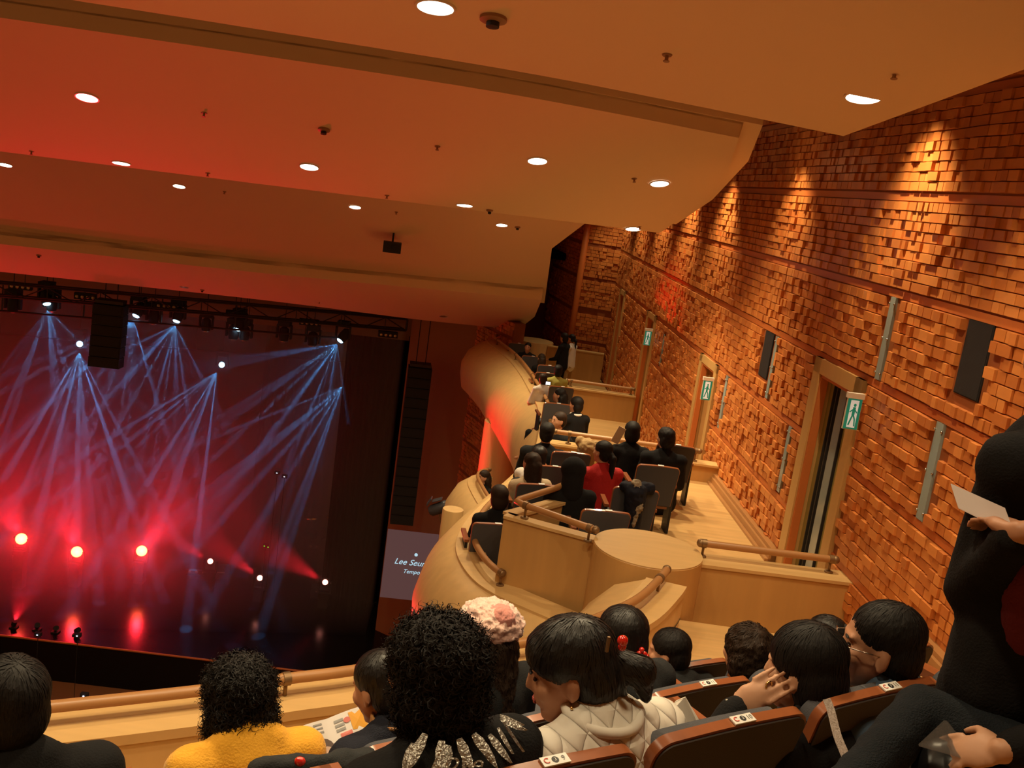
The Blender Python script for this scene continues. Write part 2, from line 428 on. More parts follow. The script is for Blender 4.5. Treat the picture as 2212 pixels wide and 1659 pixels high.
for b in near:
    k = (b[1], round(b[3], 4), b[4], rng.randrange(3))
    if k not in bmesh_cache:
        mb = MB(); block_box(mb, k[0], k[1], k[2]); me = mb.mesh('wooden_block'); me.materials.append(M[BM[k[3]]]); bmesh_cache[k] = me
    o = bpy.data.objects.new('wooden_block', bmesh_cache[k]); col.objects.link(o)
    o.parent = wall; mm = WM.to_4x4(); mm.translation = wall_pt(b[0] + b[1] / 2, b[2], 0.0); o.matrix_local = mm
mb = MB()
for b in blocks:
    if b in nearset: continue
    st = len(mb.v); mb.cur = rng.randrange(3); block_box(mb, b[1], b[3], b[4])
    mm = WM.to_4x4(); mm.translation = wall_pt(b[0] + b[1] / 2, b[2], 0.0); mb.xf(mm, st)
bf = obj('wooden_blocks', mb, BM, wall); bf['kind'] = 'stuff'; bf['label'] = 'staggered wooden wall blocks'
# band strips between the panels
for i, z in enumerate(ZB[1:-1]):
    mb = MB(); segs = [(5.2, 26.95)]
    for a, b, c, d in DOORS:
        if c < z < d - .02:
            segs = [q for s0, s1 in segs for q in ((s0, min(s1, a)), (max(s0, b), s1)) if q[1] - q[0] > .02]
    for s0, s1 in segs:
        mb.box8([wall_pt(s, zz, o) for zz in (z - .038, z + .03) for (s, o) in ((s0, .001), (s1, .001), (s1, .014), (s0, .014))])
    obj('band_strip', mb, 'trim_wood', wall)
# baseboards along the wall
for nm, s0, s1, z in (('baseboard_right', 10.7, 13.7, 11.29), ('baseboard_right', 5.2, 7.3, 11.96)):
    mb = MB()
    for h, o in ((0.14, .10), (0.10, .13), (0.03, .17)):
        mb.box8([wall_pt(s, zz, oo) for zz in (z, z + h) for (s, oo) in ((s0, .0), (s1, .0), (s1, o), (s0, o))])
    struct(nm, mb, 'rail_wood', 'stepped wooden baseboard along the tiled wall ' + ('past the open door' if z < 11.5 else 'beside the upper seats'))
# doors
for i, (a, b, c, d) in enumerate(DOORS):
    mb = MB(); fw = 0.20 if i == 0 else 0.16; hd = 0.16 if i == 0 else .12
    def wb(m_, s0, s1, z0, z1, o0, o1): m_.box8([wall_pt(s, z, o) for z in (z0, z1) for (s, o) in ((s0, o0), (s1, o0), (s1, o1), (s0, o1))])
    wb(mb, a, a + fw, c, d, -.29, .05); wb(mb, b - fw, b, c, d, -.29, .05); wb(mb, a, b, d - hd, d, -.29, .05)
    dr = struct('door_%d' % (i + 1), mb, 'door_frame', ['doorway with pale wooden frame and greenish door, nearest on the tiled wall', 'closed wooden door beside a green exit sign, second along the tiled wall', 'third wooden door along the tiled wall behind the side seats', 'farthest narrow door with a green edge in the tiled wall'][i])
    m2 = MB(); t = .035
    wb(m2, a + fw, a + fw + t, c, d - hd, -.05, .03); wb(m2, b - fw - t, b - fw, c, d - hd, -.05, .03); wb(m2, a + fw, b - fw, d - hd - t, d - hd, -.05, .03)
    obj('door_stop', m2, 'trim_wood', dr)
    m3 = MB(); wb(m3, a + fw, b - fw, c, d - hd, -.26, -.10); obj('door_leaf', m3, 'door_leaf' if i in (0, 3) else 'door_wood', dr)
    if i in (0, 3):
        w0 = a + fw; w1 = b - fw; ww = w1 - w0
        m4 = MB(); wb(m4, w0 + ww * .46, w0 + ww * .66, c + .1, d - hd - .02, -.10, -.085); obj('glass_strip', m4, 'frosted_glass', dr)
        m5 = MB()
        for q in (.42, .70, .80): wb(m5, w0 + ww * q, w0 + ww * q + .016, c, d - hd, -.10, -.07)
        obj('door_gap', m5, 'dark_gap', dr)
    else:
        m5 = MB(); wb(m5, a + fw + .03, a + fw + .06, c + .95, c + 1.15, -.10, -.05); obj('door_handle', m5, 'steel', dr)
# wall loudspeakers in the wall niches
for i, (a, b, c, d) in enumerate(HOLES):
    t = thing('wall_loudspeaker', ['tall black loudspeaker sunk into the tiled wall at the far right', 'black loudspeaker sunk into the tiled wall above the second glass strip'][i], 'loudspeaker', wall_pt((a + b) / 2, c, .02), group='loudspeakers in the tiled wall')
    mb = MB(); wb(mb, a + .005, b - .005, c + .005, d - .005, .0, .012); obj('cabinet', mb, 'black_matte', t, world=True)
    mb = MB(); wb(mb, a + .015, b - .015, c + .015, d - .015, .012, .018); obj('grille', mb, 'black_grille', t, world=True)
SL = ['frosted glass wall strip just left of the high black loudspeaker', 'long frosted glass wall strip right of the nearest exit sign', 'short frosted glass wall strip left of the nearest doorway', 'frosted glass wall strip touching the smaller wall loudspeaker', 'thin frosted glass wall strip right of the second door', 'faint frosted glass wall strip between the far doors']
for i, (a, b, c, d) in enumerate(STRIPS):
    t = thing('wall_strip', SL[i], 'wall strip', wall_pt((a + b) / 2, c, .03), group='glass strips on the tiled wall')
    mb = MB(); wb(mb, a, b, c, d, .0, .026); obj('glass_panel', mb, 'frosted_glass', t, world=True)
    for q in (.08, .5, .92):
        for e in (a, b):
            mb = MB().ell(wall_pt(e, c + (d - c) * q, .03), .011, None, 8, 6); obj('clip', mb, 'steel', t, smooth=1, world=True)
# exit signs standing out from the wall
def exit_sign(s, z, label, sc=1.0):
    p = wall_pt(s, z, .08); t = thing('exit_sign', label, 'exit sign', p, radians(3), group='green exit signs on the tiled wall')
    W, H = .14 * sc, .30 * sc
    obj('housing', MB().box((-W / 2, .02, H / 2 + .02), (W + .02, .05, .05)).box((-W / 2, .02, 0), (W, .025, H)), 'exit_case', t)
    obj('green_face', MB().box((-W / 2, .006, 0), (W - .008, .006, H - .01)), 'exit_green', t)
    obj('white_door', MB().box((-W / 2, .002, 0), (W * .55, .005, H * .86)), 'exit_white', t)
    m5 = MB(); cx = -W / 2
    def seg(x0, z0, x1, z1, w_):
        a = Vector((x0, 0, z0)); b = Vector((x1, 0, z1)); tt = (b - a).normalized(); n_ = Vector((tt.z, 0, -tt.x)) * w_ / 2
        m5.box8([a - n_ + Vector((0, -.003, 0)), b - n_ + Vector((0, -.003, 0)), b - n_ + Vector((0, -.001, 0)), a - n_ + Vector((0, -.001, 0)), a + n_ + Vector((0, -.003, 0)), b + n_ + Vector((0, -.003, 0)), b + n_ + Vector((0, -.001, 0)), a + n_ + Vector((0, -.001, 0))])
    m5.ell((cx + .005, -.002, H * .28), (.013 * sc, .002, .015 * sc))
    seg(cx + .004, H * .22, cx, -.01, .026 * sc); seg(cx, H * .16, cx - .036 * sc, H * .05, .011 * sc); seg(cx, H * .18, cx + .034 * sc, H * .04, .011 * sc)
    seg(cx, 0, cx - .028 * sc, -H * .36, .014 * sc); seg(cx, 0, cx + .022 * sc, -H * .16, .014 * sc); seg(cx + .022 * sc, -H * .16, cx + .030 * sc, -H * .38, .013 * sc)
    obj('running_figure', m5, 'exit_green', t)
exit_sign(9.12, 13.36, 'green running-man exit sign at the top right of the nearest doorway')
exit_sign(14.72, 12.42, 'smaller green exit sign beside the second door')
exit_sign(20.27, 12.35, 'tiny exit sign beside the third door along the wall')
# end walls beyond the tiled side wall
def block_wall(name, P, Q, z0, z1, label, seed, mt='wall_back', bs=.13):
    P = Vector((P[0], P[1], 0)); Q = Vector((Q[0], Q[1], 0)); tt = (Q - P).normalized(); nn = Vector((tt.y, -tt.x, 0))
    if nn.dot(CAM - P) < 0: nn = -nn
    ln = (Q - P).length; Z = Vector((0, 0, 1))
    o = struct(name, MB().box8([P + tt * a + nn * b + Z * z for z in (z0, z1) for a, b in ((0, 0), (ln, 0), (ln, -.3), (0, -.3))]), mt, label)
    r_ = random.Random(seed); mb = MB(); z = z0 + .05; cnt = 0
    M3 = Matrix((tt, nn, Z)).transposed().to_4x4()
    while z < z1 - .1:
        a = 0.02
        band = abs(((z - 11.93) / .868) - round((z - 11.93) / .868)) < .06
        while a < ln - .08 and not band:
            w_ = r_.choice((.1, .14, .18)); st = len(mb.v); mb.cur = r_.randrange(3)
            block_box(mb, w_, .09, r_.choice(DEPS)); mm = M3.copy(); mm.translation = P + tt * (a + w_ / 2) + Z * (z + .045); mb.xf(mm, st); a += w_
        z += .09
    f = obj('wooden_blocks', mb, BM, o); f['kind'] = 'stuff'; f['label'] = 'staggered wooden wall blocks'
    return o
PC = wall_pt(26.95, 0); Q1 = at_r(1252, 600, 27.4); Q2 = at_r(1188, 620, 30.6)
block_wall('wall_end', (PC.x, PC.y), (Q1.x, Q1.y), 8.5, 16.5, 'tiled end wall behind the standing people', 3)
block_wall('wall_end', (Q1.x, Q1.y), (Q2.x, Q2.y), 6, 16.5, 'tiled wall facet turning toward the stage', 4)
# pillar strip at the fold
struct('trim_1', MB().tube([Vector((Q1.x, Q1.y - .05, 8)), Vector((Q1.x, Q1.y - .05, 16.3))], .09, 8), 'trim_wood', 'vertical wooden strip on the fold of the far tiled wall', smooth=1)
B1 = at_r(1008, 900, 28.6); B2 = at_r(1085, 900, 26.2); JA = at_r(885, 740, 30.0)
block_wall('wall_end', (B1.x, B1.y), (B2.x, B2.y), 1.0, 11.5, 'dim tiled wall low behind the curved balcony fronts', 6)
mb = MB(); mb.box8([Vector((x, y, z)) for z in (-.5, 16) for (x, y) in ((JA.x, JA.y), (B1.x, B1.y), (B1.x + .1, B1.y + .4), (JA.x + .1, JA.y + .4))])
struct('wall_stage', mb, 'side_wall_brown', 'plain brown wall strip right of the stage opening')
mb = MB(); mb.box8([Vector((x, y, z)) for z in (6, 16) for (x, y) in ((B1.x, B1.y), (Q2.x, Q2.y), (Q2.x, Q2.y + .4), (B1.x, B1.y + .4))])
struct('wall_stage', mb, 'side_wall_brown', 'plain dark wall above the far end of the curved balcony')
# ------------------------------------------------------------------ floors and platforms
def rowslab(name, n0, n1, z, label, u0=-5.0, zb=9.6, wallgap=.02):
    pts = []
    def wu(n):      # u where the row line meets the side wall
        return (WD - wallgap - WN.dot(RN) * n) / WN.dot(RU)
    for n_, u in ((n0, u0), (n0, wu(n0)), (n1, wu(n1)), (n1, u0)): pts.append(RU * u + RN * n_)
    return struct(name, MB().prism([(p.x, p.y) for p in pts], zb, z), 'floor_wood', label)
rowslab('floor', -2.2, -0.25, 13.95, 'seat row platform under the photographer', zb=10.2)
rowslab('floor', -0.25, 0.65, 13.45, 'seat row platform just in front of the photographer', zb=10.2)
rowslab('floor', 0.65, 1.55, 12.95 + .0, 'seat row platform of the row with white number plates', zb=10.2)
rowslab('floor', 1.55, 2.45, 12.45, 'seat row platform of the middle row', zb=10.2)
rowslab('floor', 2.45, 4.25, 11.96, 'seat row platform of the front row', zb=10.2)
FR = [(-5.2, 3.25), (-3.6, 4.1), (-2.12, 4.89), (-1.45, 5.26), (-1.07, 5.50), (-0.67, 5.74), (0.26, 6.38), (0.46, 6.54), (0.93, 7.10), (1.21, 7.50), (1.43, 7.98), (1.52, 8.22)]
frp = [Vector((p.x, p.y, 0)) for p in catmull([(x, y, 0) for x, y in FR], 5)]
inner = []
poly = [(p.x, p.y) for p in frp] + [(1.6, 8.5)]
lo = RN * 4.25
a0 = RU * -5.0 + RN * 4.25; a1 = RU * ((WD - .02 - WN.dot(RN) * 4.25) / WN.dot(RU)) + RN * 4.25
struct('floor', MB().prism(poly[::-1] + [(a0.x, a0.y), (a1.x, a1.y), (3.38, 8.5)], 10.2, 11.45), 'floor_wood', 'pale wooden walkway in front of the front row')
struct('floor', MB().prism([(1.2, 8.5), (3.38, 8.5), (3.36, 9.0), (1.2, 9.0)], 10.2, 11.29), 'floor_wood', 'lower wooden step before the right parapet')
struct('floor', MB().prism([(1.75, 9.0), (3.36, 9.0), (3.09, 13.9), (1.95, 13.9)], 10.5, 11.29), 'floor_wood', 'pale wooden aisle floor of the nearest side box')
struct('floor', MB().prism([(0.9, 9.2), (1.75, 9.0), (1.95, 13.9), (0.75, 13.9), (0.75, 10.3)], 10.5, 10.98), 'floor_wood', 'lower wooden seat floor of the nearest side box')
struct('floor', MB().prism([(-0.2, 9.5), (0.8, 9.2), (0.8, 14.0), (0.3, 14.0), (-0.15, 11.5)], 10.1, 10.5), 'floor_wood', 'lower wooden floor inside the nearest curved balcony front')
struct('floor', MB().prism([(0.4, 14.0), (3.05, 14.0), (2.66, 21.45), (0.4, 21.45)], 10.0, 10.35), 'floor_wood', 'wooden floor of the second side box')
struct('floor', MB().prism([(0.4, 21.45), (2.66, 21.45), (2.36, 27.0), (-.9, 27.0), (-.3, 24)], 9.9, 10.2), 'floor_wood', 'wooden floor of the farthest side box')
struct('floor', MB().box((-8, 12, -0.6), (40, 32, .4)), 'side_wall_brown', 'dark ground floor of the hall far below')
# ------------------------------------------------------------------ parapets, shells, pillars, rails
def offs(path, d):
    out = []; n = len(path)
    for i, p in enumerate(path):
        t = (path[min(i + 1, n - 1)] - path[max(i - 1, 0)]).normalized(); out.append(Vector((p.x - t.y * d, p.y + t.x * d, p.z)))
    return out
def Zs(path, z): return [Vector((p.x, p.y, z)) for p in path]
def shell(name, path, z, prof, label, mt='maple', inner=.16, drop=.9, cap_mt='maple_flat', scale=None):
    sf = scale or (lambda q: 1.0)
    def voffs(d):
        a = offs(path, d); return [p0 + (p1 - p0) * sf(p0) for p0, p1 in zip(path, a)] if d > .17 else a
    rws = [Zs(offs(path, -inner), z - drop), Zs(offs(path, -inner), z)] + [Zs(voffs(o), z + dz) for o, dz in prof]
    mb = MB(); mb.loft([list(reversed(r)) for r in rws])
    mb.add([r[0] for r in rws], [tuple(range(len(rws)))]); mb.add([r[-1] for r in rws], [tuple(reversed(range(len(rws))))])
    o = struct(name, mb, mt, label, smooth=38)
    mc = MB(); mc.loft([list(reversed(Zs(offs(path, d), z + .028 - .012 * (d > .1)))) for d in (-inner - .012, .16)]); 
    mc.loft([list(reversed(Zs(offs(path, -inner - .012), z - .03))), list(reversed(Zs(offs(path, -inner - .012), z + .028)))])
    mc.loft([list(reversed(Zs(offs(path, .16), z + .016))), list(reversed(Zs(offs(path, .16), z - .02)))])
    obj('cap_board', mc, cap_mt, o)
    return o
def resample(path, step):
    out = [path[0]]; acc = 0
    for a, b in zip(path, path[1:]):
        d = (b - a).length
        while acc + d >= step:
            a = a + (b - a).normalized() * (step - acc); out.append(a); d = (b - a).length; acc = 0
        acc += d
    return out
def handrail(label, path, posts, r=.034, hz=.13, group='wooden handrails on the balcony fronts'):
    t = thing('handrail', label, 'handrail', path[0] - Vector((0, 0, hz)), group=group)
    obj('rail_tube', MB().tube(path, r, 14), 'rail_wood', t, smooth=50, world=True)
    for e in (path[0], path[-1]): obj('end_cap', MB().ell(e, r * 1.18, None, 12, 8), 'bronze', t, smooth=1, world=True)
    for p in posts:
        obj('post', MB().tube([p - Vector((0, 0, hz)), p], .012, 10), 'bronze', t, smooth=1, world=True)
        obj('base_plate', MB().lathe([(.04, -hz), (.04, -hz + .012), (.03, -hz + .018)], p, 16), 'bronze', t, smooth=30, world=True)
        a = p + Vector((0.0, 0, 0)); k = min(range(len(path)), key=lambda i: (path[i] - p).length)
        d = (path[min(k + 1, len(path) - 1)] - path[max(k - 1, 0)]).normalized() * .022
        obj('collar', MB().tube([p - d, p + d], r * 1.22, 14), 'bronze', t, smooth=50, world=True)
    return t
FPROF = [(.16, -.0), (.2, -.02), (.42, -.12), (.62, -.35), (.66, -.62), (.55, -.95), (.3, -1.25)]
front = shell('balcony_parapet', frp, 11.87, FPROF, 'pale wooden front parapet of the upper seats, curving up to the round pillar', mt='maple', inner=.18, drop=.5)
g = MB(); g.loft([list(reversed(Zs(offs(frp, -.185), z))) for z in (11.60, 11.615)]); obj('groove', g, 'dark_gap', front)
rp = Zs(frp, 12.0)
pl = [min(rp, key=lambda q: (q - Vector(c)).length) for c in ((-1.07, 5.5, 12), (-3.2, 4.35, 12), (0.7, 6.8, 12), (1.42, 7.95, 12))]
handrail('long round wooden handrail along the front parapet of the upper seats', rp, pl)
PIL = Vector((1.44, 8.88, 0))
struct('round_pillar', MB().lathe([(.50, 8.5), (.50, 11.925), (.494, 11.932)], PIL, 64), 'maple_panel', 'broad round wooden pillar with a flat pale top', smooth=30)
struct('round_pillar', MB().lathe([(.497, 11.9325), (.497, 11.94)], PIL, 64), 'maple_flat', 'flat pale disc on top of the broad round pillar', smooth=30)
def parapet(name, path, z0, z1, th, label, rail=None, posts=(), groove=True, rl=None, side=0):
    mb = MB(); L_ = offs(path, th / 2); R_ = offs(path, -th / 2)
    mb.loft([Zs(L_, z0), Zs(L_, z1), Zs(R_, z1), Zs(R_, z0)]); e = [[Zs(q, z)[i] for q, z in ((L_, z0), (L_, z1), (R_, z1), (R_, z0))] for i in (0, -1)]
    mb.add(e[0], [(0, 1, 2, 3)]); mb.add(e[1], [(3, 2, 1, 0)])
    o = struct(name, mb, 'maple_panel', label)
    mc = MB(); C1 = offs(path, th / 2 + .02); C2 = offs(path, -th / 2 - .02)
    mc.loft([Zs(C1, z1), Zs(C1, z1 + .03), Zs(C2, z1 + .03), Zs(C2, z1)]); mc.add([Zs(C1, z1)[0], Zs(C1, z1 + .03)[0], Zs(C2, z1 + .03)[0], Zs(C2, z1)[0]], [(0, 1, 2, 3)]); mc.add([Zs(C1, z1)[-1], Zs(C1, z1 + .03)[-1], Zs(C2, z1 + .03)[-1], Zs(C2, z1)[-1]], [(3, 2, 1, 0)])
    obj('cap_board', mc, 'maple_flat', o)
    if groove:
        gb = MB()
        for d in (th / 2 + .001, -th / 2 - .001): gb.loft([Zs(offs(path, d), z0 + .14), Zs(offs(path, d), z0 + .15)])
        obj('groove', gb, 'dark_gap', o)
    return o
V2 = lambda *p: [Vector((x, y, 0)) for x, y in p]
# right parapet between pillar and tiled wall
pr = V2((1.90, 8.93), (3.34, 9.0)); parapet('balcony_parapet', pr, 11.0, 11.86, .26, 'low wooden parapet between the round pillar and the tiled wall')
handrail('short straight handrail between the round pillar and the tiled wall', [Vector((1.93, 8.99, 12.02)), Vector((3.2, 9.05, 12.02))], [Vector((1.96, 8.99, 12.02)), Vector((3.16, 9.05, 12.02))], r=.034)
# left parapet, corner and return
plp = V2((1.06, 9.13), (0.12, 9.50)); parapet('balcony_parapet', plp, 10.6, 11.84, .10, 'wooden parapet with an inner ledge left of the round pillar', groove=False)
obj2 = parapet('balcony_parapet', V2((0.99, 9.27), (0.30, 9.55)), 10.6, 11.80, .10, 'inner ledge of the parapet left of the round pillar', groove=False)
parapet('balcony_parapet', V2((0.15, 9.52), (0.78, 10.35)), 10.2, 11.84, .12, 'wooden side parapet running back from the corner beside the hooded person', groove=False)
c3 = [Vector((0.95, 9.0, 12.0)), Vector((0.26, 9.47, 12.0)), Vector((0.21, 9.53, 12.0)), Vector((0.23, 9.60, 12.0)), Vector((0.62, 10.2, 12.0)), Vector((.78, 10.5, 12.0))]
handrail('bent wooden handrail turning the corner left of the round pillar', c3, [Vector((0.90, 9.03, 12.0)), Vector((0.30, 9.44, 12.0)), Vector((.70, 10.35, 12.0))], r=.034)
# nearest curved balcony front
sp = catmull([(1.5, 8.35, 0), (1.1, 8.66, 0), (0.62, 8.98, 0), (0.14, 9.36, 0), (-.1, 9.85, 0), (-.2, 10.44, 0), (-.12, 11.3, 0), (0.1, 12.2, 0), (.34, 13.1, 0), (.55, 13.95, 0)], 5)
SPROF = [(.10, 0), (.16, -.01), (.32, -.12), (.48, -.34), (.55, -.62), (.52, -.95), (.40, -1.3), (.15, -1.55)]
shell('balcony_parapet', sp, 11.16, SPROF, 'nearest curved wooden balcony front bulging toward the stage', inner=.14)
k0 = min(range(len(sp)), key=lambda i: (sp[i] - Vector((.14, 9.36, 0))).length); k1 = min(range(len(sp)), key=lambda i: (sp[i] - Vector((-.0, 11.9, 0))).length)
rr = Zs(offs(sp[k0:k1], -.02), 11.31)
handrail('curved handrail on the nearest curved balcony front', rr, [rr[0], rr[len(rr) // 2], rr[-1]], r=.034)
# parapet at the far end of the nearest box
parapet('balcony_parapet', V2((0.62, 13.95), (3.05, 13.98)), 10.3, 11.52, .2, 'wooden parapet behind the two dark-haired people by the wall')
handrail('straight handrail behind the two dark-haired people by the wall', [Vector((.7, 13.95, 11.7)), Vector((2.75, 13.98, 11.7))], [Vector((.9, 13.95, 11.7)), Vector((2.7, 13.98, 11.7))], hz=.15, r=.035)
parapet('balcony_parapet', V2((1.15, 21.45), (2.66, 21.47)), 10.2, 10.92, .2, 'wooden parapet between the two far side boxes')
handrail('straight handrail between the two far side boxes', [Vector((1.15, 21.45, 11.08)), Vector((2.6, 21.47, 11.08))], [Vector((1.25, 21.45, 11.08)), Vector((2.55, 21.47, 11.08))], hz=.13, r=.035)
# far curved balcony front
fp = catmull([(.55, 13.95, 0), (.62, 15.2, 0), (.72, 16.8, 0), (.74, 18.0, 0), (.70, 19.3, 0), (.5, 21.0, 0), (.28, 22.6, 0), (-.02, 24.2, 0), (-.42, 25.7, 0), (-.62, 26.4, 0), (-.62, 26.9, 0)], 4)
GPROF = [(.10, 0), (.18, -.01), (.46, -.12), (.74, -.34), (.88, -.62), (.88, -.92), (.80, -1.25), (.3, -1.4)]
shell('balcony_parapet', fp, 10.88, GPROF, 'large far curved wooden balcony front lit red along its lower edge', inner=.14, scale=lambda q: min(.88, max(.42, .42 + (q.y - 17.0) * .075)))
k0 = min(range(len(fp)), key=lambda i: (fp[i] - Vector((.74, 17.2, 0))).length)
rr = Zs(offs(fp[k0:], -.02), 11.02) + [Vector((-.40, 27.1, 11.02)), Vector((0.0, 27.15, 11.02))]
handrail('long curved handrail on the far curved balcony front', rr, [rr[i] for i in range(1, len(rr), 6)], r=.035, hz=.13)
# end of the far box: round pillar and end board
struct('round_pillar', MB().lathe([(.5, 8), (.5, 11.0), (.49, 11.02)], (0.45, 27.0, 0), 40), 'maple', 'far round pillar at the end of the curved balcony', smooth=30)
parapet('balcony_parapet', V2((0.8, 26.7), (2.3, 26.6)), 10.1, 10.95, .15, 'wooden end parapet behind the standing people', groove=False)
# support column under the far curved front, lower tier balcony
struct('round_pillar', MB().lathe([(.48, 3), (.48, 9.7)], at_r(1082, 985, 22.6).xy.to_3d(), 40), 'maple', 'tan round column below the far curved balcony front', smooth=30)
lp = catmull([(at_z(x, y, 9.55).x, at_z(x, y, 9.55).y, 0) for x, y in ((1075, 1120), (1060, 1085), (1042, 1055), (1030, 1030), (1036, 1018), (1056, 1014))], 5)
LPROF = [(.12, 0), (.2, -.02), (.36, -.14), (.52, -.45), (.56, -.85), (.48, -1.3), (.2, -1.6)]
shell('balcony_parapet', lp, 9.40, LPROF, 'small lower curved balcony front seen below the column', inner=.12)
rr = Zs(offs(lp, -.02), 9.55); handrail('curved handrail on the small lower balcony front', rr, [rr[2], rr[-2]], r=.035)
struct('round_pillar', MB().lathe([(.17, 5), (.17, 9.80), (.165, 9.82)], at_r(976, 1122, 15.6).xy.to_3d(), 32), 'maple', 'short round post at the lower edge of the small lower balcony', smooth=30)
# ------------------------------------------------------------------ stage
SF = 0.8
f0 = at_z(-500, 1312, SF); f1 = at_z(640, 1450, SF); f2 = at_z(860, 1474, SF)
struct('floor', MB().prism([(f0.x, f0.y), (f2.x, f2.y), (-2.9, 45), (-24, 45), (-24, f0.y)], -.4, SF), 'stage_floor', 'glossy black stage floor reflecting the red lamps')
mb = MB(); 
for a, b in ((f0, f2),): mb.tube([a + Vector((0, -.02, .0)), b + Vector((0, -.02, .0))], .03, 6)
struct('trim_2', mb, 'trim_wood', 'thin edge strip along the front of the stage')
struct('wall_back', MB().box((-12, 44, 6), (26, .3, 14)), 'curtain_black', 'black back wall of the stage')
struct('ceiling', MB().box((-12, 37, 13.2), (26, 16, .2)), 'curtain_black', 'black ceiling above the stage')
struct('wall_left', MB().box((-23, 36, 6), (.3, 16, 14)), 'curtain_black', 'black side wall of the stage')
struct('wall_stage', MB().box8([Vector((x, y, z)) for z in (9.75, 16) for (x, y) in ((-24, 27.9), (JA.x, JA.y + 1.9), (JA.x, JA.y + 2.3), (-24, 28.3))]), 'side_wall_brown', 'dark brown wall above the stage opening')
# black pleated curtain at the right of the stage
def curtain(label, xl, xr, r0, z0, z1, amp=.10, n=60):
    A = at_r(xl, 900, r0); B = at_r(xr, 900, r0 - .6)
    rws = []
    for z in (z0, z1):
        row = []
        for i in range(n + 1):
            t = i / n; p = A.lerp(B, t); row.append(Vector((p.x, p.y + amp * sin(i * 1.25), z)))
        rws.append(row)
    mb = MB(); mb.loft(rws); mb.loft([[p + Vector((0, .03, 0)) for p in reversed(r)] for r in rws])
    o = obj('stage_curtain', mb, 'curtain_black', None, smooth=1); tag(o, label, 'curtain')
curtain('tall black pleated curtain at the right side of the stage', 733, 880, 32.5, SF + .02, 9.9)
curtain('black pleated curtain deep behind the blue light beams', 560, 760, 39.0, SF + .02, 9.9, .12, 50)
# truss
T0 = Vector((-17.5, 24.9, 10.5)); T1 = Vector((-3.35, 29.5, 10.5)); T0 = at_r(-330, 556, 29.8); T1 = at_r(880, 690, 29.9); T0.z = T1.z
tr = thing('lighting_truss', 'long dark lattice truss hanging across the top of the stage', 'truss', T1)
td = (T1 - T0); tl = td.length; td.normalize(); tn = Vector((-td.y, td.x, 0)); H = .34
for dz in (0, -H):
    for dn in (0, .34):
        obj('chord', MB().tube([T0 + tn * dn + Vector((0, 0, dz)), T1 + tn * dn + Vector((0, 0, dz))], .03, 6), 'truss_metal', tr, world=True)
nb = int(tl / .62)
for i in range(nb):
    a = T0 + td * (tl * i / nb); b = T0 + td * (tl * (i + 1) / nb)
    za, zb = (0, -H) if i % 2 else (-H, 0)
    obj('brace', MB().tube([a + Vector((0, 0, za)), b + Vector((0, 0, zb))], .016, 5), 'truss_metal', tr, world=True)
    if i % 2: obj('brace', MB().tube([a, a + Vector((0, 0, -H))], .012, 5), 'truss_metal', tr, world=True)
obj('brace', MB().tube([T1, T1 + Vector((0, 0, -H))], .03, 6), 'truss_metal', tr, world=True)
for i in range(5):
    p = T0 + td * (tl * (.08 + .2 * i)); obj('hanging_cable', MB().tube([p, p + Vector((0, 0, 2.5))], .012, 5), 'truss_metal', tr, world=True)
# lower lamp bar
bt = thing('lamp_bar', 'thin dark lamp bar hanging just under the lattice truss', 'lamp bar', T1 + Vector((0, .5, -.85)))
obj('bar_tube', MB().tube([T0 + tn * .5 + Vector((0, 0, -.80)), T0 + tn * .5 + td * (tl * .86) + Vector((0, 0, -.80))], .03, 6), 'truss_metal', bt, world=True)
for i in range(6):
    p = T0 + tn * .5 + td * (tl * (.1 + .14 * i)); obj('hanger', MB().tube([p + Vector((0, 0, -.8)), p + Vector((0, 0, -.1))], .02, 5), 'truss_metal', bt, world=True)
# blinder boxes on the truss (four small lamps each)
for i, (x, y) in enumerate(((45, 618), (185, 640), (360, 660), (510, 678), (668, 696), (838, 722))):
    p = at_r(x, y, 29.6); t = thing('blinder_lamp', 'four-lamp blinder box on the truss, %s from the left' % ('first', 'second', 'third', 'fourth', 'fifth', 'sixth')[i], 'stage lamp', p, radians(14), 'blinder boxes on the truss')
    obj('housing', MB().box((0, 0, 0), (.56, .2, .17)), 'black_matte', t)
    for k in range(4): obj('lens', MB().lathe([(.05, 0), (.045, .02), (.02, .03)], (0, 0, 0), 10).xf(Matrix.Translation((-.2 + .135 * k, -.1, -.01)) @ Matrix.Rotation(pi / 2, 4, 'X')), 'lamp_off', t, smooth=1)
